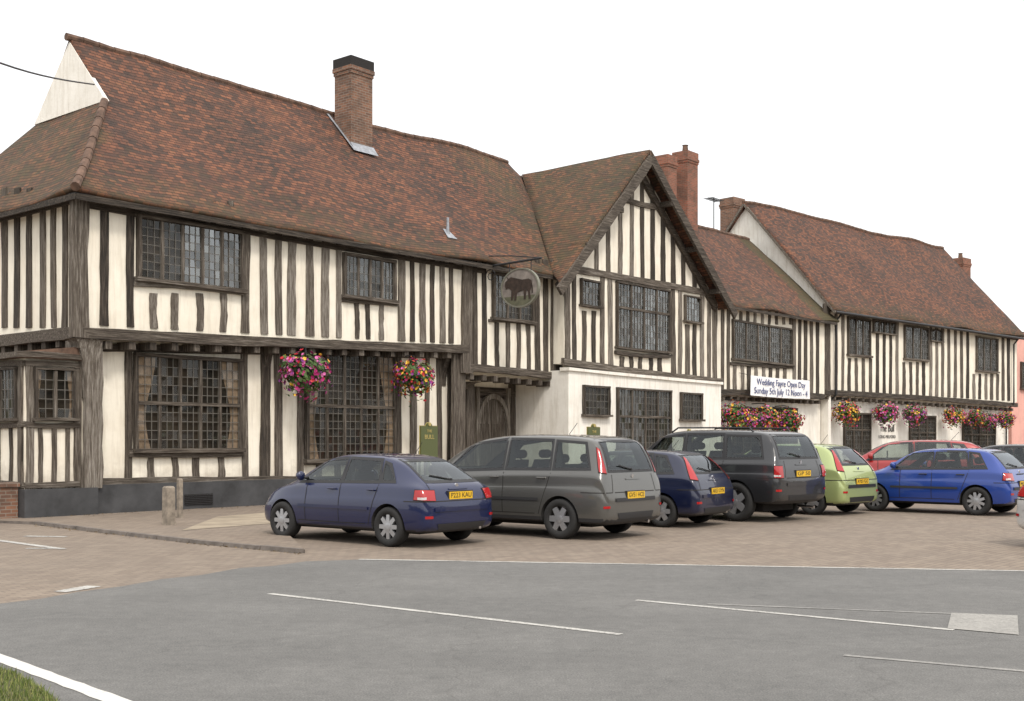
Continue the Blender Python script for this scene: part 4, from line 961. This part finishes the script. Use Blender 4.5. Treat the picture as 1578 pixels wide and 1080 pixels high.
    def frame(name,qs,mode,e,off,both):
        for mir in ((False,True) if both else (False,)):
            mb=MB([TRIM])
            for q in qs:
                o_=grow(q,e); i_=[(a,b) for a,b in grow(q,-.012)]
                for k in range(4): gridq(mb,(o_[k],o_[(k+1)%4],i_[(k+1)%4],i_[k]),mode,off,8,1,mir)
            mb.obj(name,root,smooth=True,fix=False)
    frame('window_surround',S['win'],'left',.032,.004,True); frame('window_surround',[S['rw']],'rear',.03,.004,False); frame('window_surround',[S['fwn']],'front',.02,.004,False)
    for q in S['win']: patch('side_window',grow(q,.006),'left',CGL,.001,both=True)
    patch('rear_window',grow(S['rw'],.006),'rear',CGL,.001,12,6)
    patch('windscreen',grow(S['fwn'],.006),'front',CGL,.001,12,6)
    zf_=S['win'][1][0][1]*sz
    for sxx,ys,nm in ((-.12,(.36,-.36),'seat'),(-1.02,(0,),'rear_seat')):
        for yy in ys:
            st_=MB([SEAT]); wv=.24 if nm=='seat' else .5; top_=zf_+(.13 if nm=='seat' else .06)
            st_.add([(sxx*sx+a*(.06)-(.05 if z>zf_ else 0),yy+b*wv*(.85 if z>zf_ else 1),z) for z in(zf_-.05,top_) for b in(-1,1) for a in(-1,1)],[(0,2,3,1),(4,5,7,6),(0,1,5,4),(2,6,7,3),(0,4,6,2),(1,3,7,5)])
            hs=(yy,) if nm=='seat' else (-.36,.36)
            for h_ in hs: st_.tube([(sxx*sx-.08,h_-.12,top_+.10),(sxx*sx-.08,h_-.10,top_+.10),(sxx*sx-.08,h_+.10,top_+.10),(sxx*sx-.08,h_+.12,top_+.10)],[.05,.075,.075,.05],8)
            st_.obj(nm,root)
    sw=MB([TRIM]); sw.tube([(.42*sx,-.36+.17*math.cos(k*.524),zf_+.03+.13*math.sin(k*.524)) for k in range(13)],.013,5); sw.obj('steering_wheel',root)
    b0=S['belt']
    for x in S['seams'][:2]: patch('door_seam',((x-.007,S['zs']),(x+.007,S['zs']),(x+.007,b0-.02),(x-.007,b0-.02)),'left',DARK,.003,1,10,both=True)
    patch('door_seam',((S['axles'][0]+.42,S['zs']),(S['axles'][0]+.434,S['zs']),(S['seams'][2]+.014,b0-.02),(S['seams'][2],b0-.02)),'left',DARK,.003,1,10,both=True)
    patch('door_seam',((S['axles'][0]+.5,S['zs']),(S['axles'][1]-.4,S['zs']),(S['axles'][1]-.4,S['zs']+.012),(S['axles'][0]+.5,S['zs']+.012)),'left',DARK,.003,16,1,both=True)
    zr=S['zs']+.22
    patch('side_moulding',((S['axles'][0]+.42,zr),(S['axles'][1]-.42,zr),(S['axles'][1]-.42,zr+.045),(S['axles'][0]+.42,zr+.045)),'left',TRIM if (trimmed or strip) else body_m,.014,16,1,both=True)
    for x in S['hx']:
        for sd in(1,-1):
            p,nn=ray('left',x*sx,(b0-.10)*sz); hb=MB([body_m if not trimmed else TRIM]); hb.tube([(p.x-.08,(p.y-.005)*sd,p.z),(p.x-.07,(p.y+.035)*sd,p.z),(p.x+.07,(p.y+.035)*sd,p.z),(p.x+.08,(p.y-.005)*sd,p.z)],.014,6); hb.obj('door_handle',root)
    for sd in(1,-1):
        mx=S['win'][2][1][0]-.10; p,nn=ray('left',mx*sx,(b0+.04)*sz); mm_=MB([body_m,TRIM]); 
        mm_.tube([(p.x-.02,(p.y-.03)*sd,p.z),(p.x-.02,(p.y+.07)*sd,p.z+.02)],.025,6,1); mm_.tube([(p.x+.08,(p.y+.12)*sd,p.z+.04),(p.x+.05,(p.y+.12)*sd,p.z+.04),(p.x-.01,(p.y+.12)*sd,p.z+.04),(p.x-.03,(p.y+.12)*sd,p.z+.04)],[.04,.065,.078,.07],10); mm_.obj('wing_mirror',root,smooth=True)
    if light=='low': q=((-.98,tr_:=S['tr']),(-.66,tr_+.02),(-.68,tr_+.16),(-.96,tr_+.15)) 
    elif light=='suv': q=((-1.16,.86),(-.97,.86),(-.97,1.08),(-1.14,1.08))
    elif light=='mpv': q=((-1.05,1.08),(-.93,1.10),(-.925,1.50),(-.97,1.46))
    else: q=((-.88,.86),(-.72,.88),(-.705,1.28),(-.76,1.25))
    patch('lamp_surround',grow(q,.012),'cl',DARK,.006,8,5,both=True)
    patch('tail_light',q,'cl',LIGHTR,.014,8,5,both=True)
    if light in('low','suv'):
        q2=(((q[0][0]+q[1][0])/2-.02,q[0][1]+.02),((q[0][0]+q[1][0])/2+.1,q[0][1]+.02),((q[0][0]+q[1][0])/2+.1,q[0][1]+.055),((q[0][0]+q[1][0])/2-.02,q[0][1]+.055))
        patch('indicator_lens',q2,'cl',LIGHTC,.018,3,2,both=True)
    fx=S['st'][-1][0]; fz=S['zs']+.32
    patch('headlight',((fx*.7071+.15-.08,fz),(fx*.7071+.38,fz+.02),(fx*.7071+.36,fz+.14),(fx*.7071+.07,fz+.12)),'fl',LIGHTC,.012,5,3,both=True)
    ph=S['ph']; bz=S['zs']+.14; rx=S['st'][0][0]; cw=S['st'][2][4]; tt=(rx+cw)*.7071
    patch('bumper_strip',((-.6,bz+.08),(.6,bz+.08),(.6,bz+.14),(-.6,bz+.14)),'rear',TRIM if (trimmed or strip) else body_m,.014,14,2)
    patch('bumper_seam',((-.60,bz+.225),(.60,bz+.225),(.60,bz+.239),(-.60,bz+.239)),'rear',DARK,.004,14,1)
    patch('bumper_seam',((tt-.16,bz+.225),(tt+.34,bz+.225),(tt+.34,bz+.239),(tt-.16,bz+.239)),'cl',DARK,.004,12,1,both=True)
    patch('tailgate_seam',((-.66,bz+.24),(-.65,bz+.24),(-.60,ph+.08),(-.61,ph+.08)),'rear',DARK,.004,1,6,both=True)
    patch('bumper_valance',((-.5,S['zs']-.06),(.5,S['zs']-.06),(.55,S['zs']+.04),(-.55,S['zs']+.04)),'rear',TRIM,.008,12,2)
    patch('bumper_reflector',((tt-.10,bz-.02),(tt+.02,bz-.02),(tt+.02,bz+.02),(tt-.10,bz+.02)),'cl',LIGHTR,.008,4,1,both=True)
    patch('tailgate_handle',((-.22,ph-.008),(.22,ph-.008),(.22,ph+.012),(-.22,ph+.012)),'rear',body_m if not trimmed else TRIM,.014,6,1)
    bg_=MB([CHR]); p,nn=ray('rear',0,(ph+.05)*sz); bg_.tube([(p.x+.01,0,p.z),(p.x-.012,0,p.z)],.035,14); bg_.obj('badge',root)
    pz=S['pl']*sz; p,nn=ray('rear',0,pz); p2,_=ray('rear',0,pz+.05); px_=min(p.x,p2.x)-.02
    npl=MB([PLY,TRIM]); npl.box(px_-.006,px_+.006,-.26,.26,pz-.056,pz+.056,0); npl.box(px_+.0062,px_+.05,-.28,.28,pz-.07,pz+.07,1); no=npl.obj('number_plate',root)
    Mt=Matrix(((0,0,-1,px_-.008),(-1,0,0,0),(0,1,0,pz),(0,0,0,1)))
    text_obj(plate,.105,BLK,no,Mt,name='plate_lettering',ext=.001,width=.46)
    wz=S['rw'][0][1]+.02; p,_=ray('rear',0,wz*sz); p3,_=ray('rear',.36,(wz+.07)*sz); wi=MB([TRIM]); wi.tube([(p.x-.02,0,p.z),(p3.x-.025,.36,p3.z)],.010,5); wi.tube([(p.x+.02,0,p.z),(p.x-.03,0,p.z)],.02,8); wi.obj('rear_wiper',root)
    ex=MB([CHR]); xx=S['st'][0][0]*sx; ex.tube([(xx+.4,-.45,.27),(xx+.03,-.45,.26)],.028,10); ex.obj('exhaust_pipe',root)
    if roofbars:
        for sd in(1,-1):
            rbm=MB([TRIM]); yy=S['st'][7][6]*.93*sd; zt=S['st'][7][3]*sz
            rbm.tube([(-1.7*sx,yy,zt-.08),(-1.6*sx,yy,zt+.02),(.1*sx,yy,zt+.03),(.25*sx,yy,zt-.06)],.018,6); rbm.obj('roof_rail',root)
    else:
        an=MB([TRIM]); an.tube([(-.95*sx,0,S['st'][7][3]*sz-.05),(-1.15*sx,0,S['st'][7][3]*sz+.18)],.005,5); an.obj('roof_aerial',root)
    ty,ri=wheel_meshes(r,spokes)
    wm=S['st'][7][4]
    for a in ax:
        for sd in (1,-1):
            we=empty('wheel',(a,(wm-.115)*sd,r),0,root)
            if sd<0: we.rotation_euler=(0,0,math.pi)
            for nme,mesh in(('tyre',ty),('rim',ri)):
                c=bpy.data.objects.new(nme,mesh); COL.objects.link(c); c.parent=we
    ub=MB([DARK]); ub.box(ax[0]-.4,ax[1]+.4,-.55,.55,.19,.34); ub.obj('underbody',root)
    root.scale=(sc,)*3; ang=math.radians(90+alpha); root.rotation_euler=(0,0,ang)
    lx,ly=(ax[0]*sc,(wm-.1)*sc) if anchor=='rl' else (S['st'][0][0]*sc,0)
    c,s_=math.cos(ang),math.sin(ang)
    root.location=(pos[0]-(lx*c-ly*s_),pos[1]-(lx*s_+ly*c),0)
    return root
AL=46
build_car(FAST,(.003,.009,.055),'dark blue hatchback with raked tailgate, parked nose-in towards the inn',G(603,842),51,'P223 KAU','low',spokes=8,sx=.98,sc=1.01,metal=.15,crisp=.3)
build_car(MPV,(.105,.104,.098),'large grey people carrier with tall slim tail lights',G(866,830),52,'GV51 HCE','mpv',spokes=6,metal=.45,strip=True,sc=1.0,crisp=.5)
build_car(HATCH,(.004,.008,.035),'small dark blue hatchback beside the people carrier',G(1022,812),54,'AK53 OYN','high',spokes=6,sz=1.02,sx=.97,sc=1.0,metal=.15)
build_car(SUV,(.030,.031,.034),'dark grey sports utility vehicle with roof rails',G(1136,803),AL,'GP 50','suv',spokes=5,metal=.4,roofbars=True,crisp=.7)
build_car(HATCH,(.38,.45,.19),'lime green small tall hatchback with red tail lights',G(1253,793),AL,'AY05 FGO','high',spokes=7,sz=1.07,sx=.95,strip=True)
build_car(HATCH,(.010,.045,.26),'bright blue small hatchback with black trim',G(1506,794),AL+2,'M412 GVF','low',spokes=9,sx=.90,sz=1.0,trimmed=True,metal=.2,crisp=.55)
build_car(HATCH,(.30,.008,.008),'red hatchback parked behind the bright blue hatchback',(12.0,31.0),72,'EU04 VBN','high',sc=1.12,sx=1.06,sz=1.04,metal=.1)
build_car(HATCH,(.03,.032,.036),'black hatchback parked near the end of the row',(14.0,30.8),AL,'AO02 TWX','high',sz=1.05)
build_car(HATCH,(.36,.018,.018),'red hatchback at the far end of the forecourt',(17.4,38.0),AL,'R61 JEG','low',sz=1.05,metal=.1)
build_car(HATCH,(.6,.6,.59),'silver hatchback standing by the edge of the road',(7.92,17.2),-75,'KX03 DPL','low',anchor='rear',metal=.2)

# ================================================================== world, light, camera
wd=bpy.data.worlds.new('World'); scene.world=wd; wd.use_nodes=True; nt=wd.node_tree
bg=nt.nodes['Background']; out=nt.nodes['World Output']
EL,AZ=50,160
sky=nt.nodes.new('ShaderNodeTexSky'); sky.sky_type='NISHITA'; sky.sun_disc=False; sky.sun_elevation=math.radians(EL); sky.sun_rotation=math.radians(AZ); sky.air_density=1; sky.dust_density=4
nt.links.new(sky.outputs[0],bg.inputs[0]); bg.inputs[1].default_value=.05
tc=nt.nodes.new('ShaderNodeTexCoord'); sp=nt.nodes.new('ShaderNodeSeparateXYZ'); nt.links.new(tc.outputs['Generated'],sp.inputs[0])
rm=nt.nodes.new('ShaderNodeMapRange'); rm.inputs['To Min'].default_value=1.03; rm.inputs['To Max'].default_value=1.5; nt.links.new(sp.outputs[2],rm.inputs[0])
bg2=nt.nodes.new('ShaderNodeBackground'); bg2.inputs[0].default_value=(1,.975,.935,1); nt.links.new(rm.outputs[0],bg2.inputs[1])
ad=nt.nodes.new('ShaderNodeAddShader'); nt.links.new(bg.outputs[0],ad.inputs[0]); nt.links.new(bg2.outputs[0],ad.inputs[1]); nt.links.new(ad.outputs[0],out.inputs[0])
sl=bpy.data.lights.new('sun','SUN'); sl.energy=1.9; sl.angle=math.radians(10); sl.color=(1,.94,.86)
so=bpy.data.objects.new('sun',sl); COL.objects.link(so)
e_,a_=math.radians(EL),math.radians(AZ); d_=Vector((math.sin(a_)*math.cos(e_),math.cos(a_)*math.cos(e_),math.sin(e_)))
so.rotation_euler=d_.to_track_quat('Z','Y').to_euler()
cam=bpy.data.cameras.new('camera'); co=bpy.data.objects.new('camera',cam); COL.objects.link(co); scene.camera=co
cam.sensor_width=36; cam.lens=36*F/1578; cam.shift_y=(HY-540)/1578; cam.clip_end=3000; co.location=(0,0,H); co.rotation_euler=(math.pi/2,0,0)
scene.view_settings.view_transform='Standard'; scene.view_settings.look='None'; scene.view_settings.exposure=0
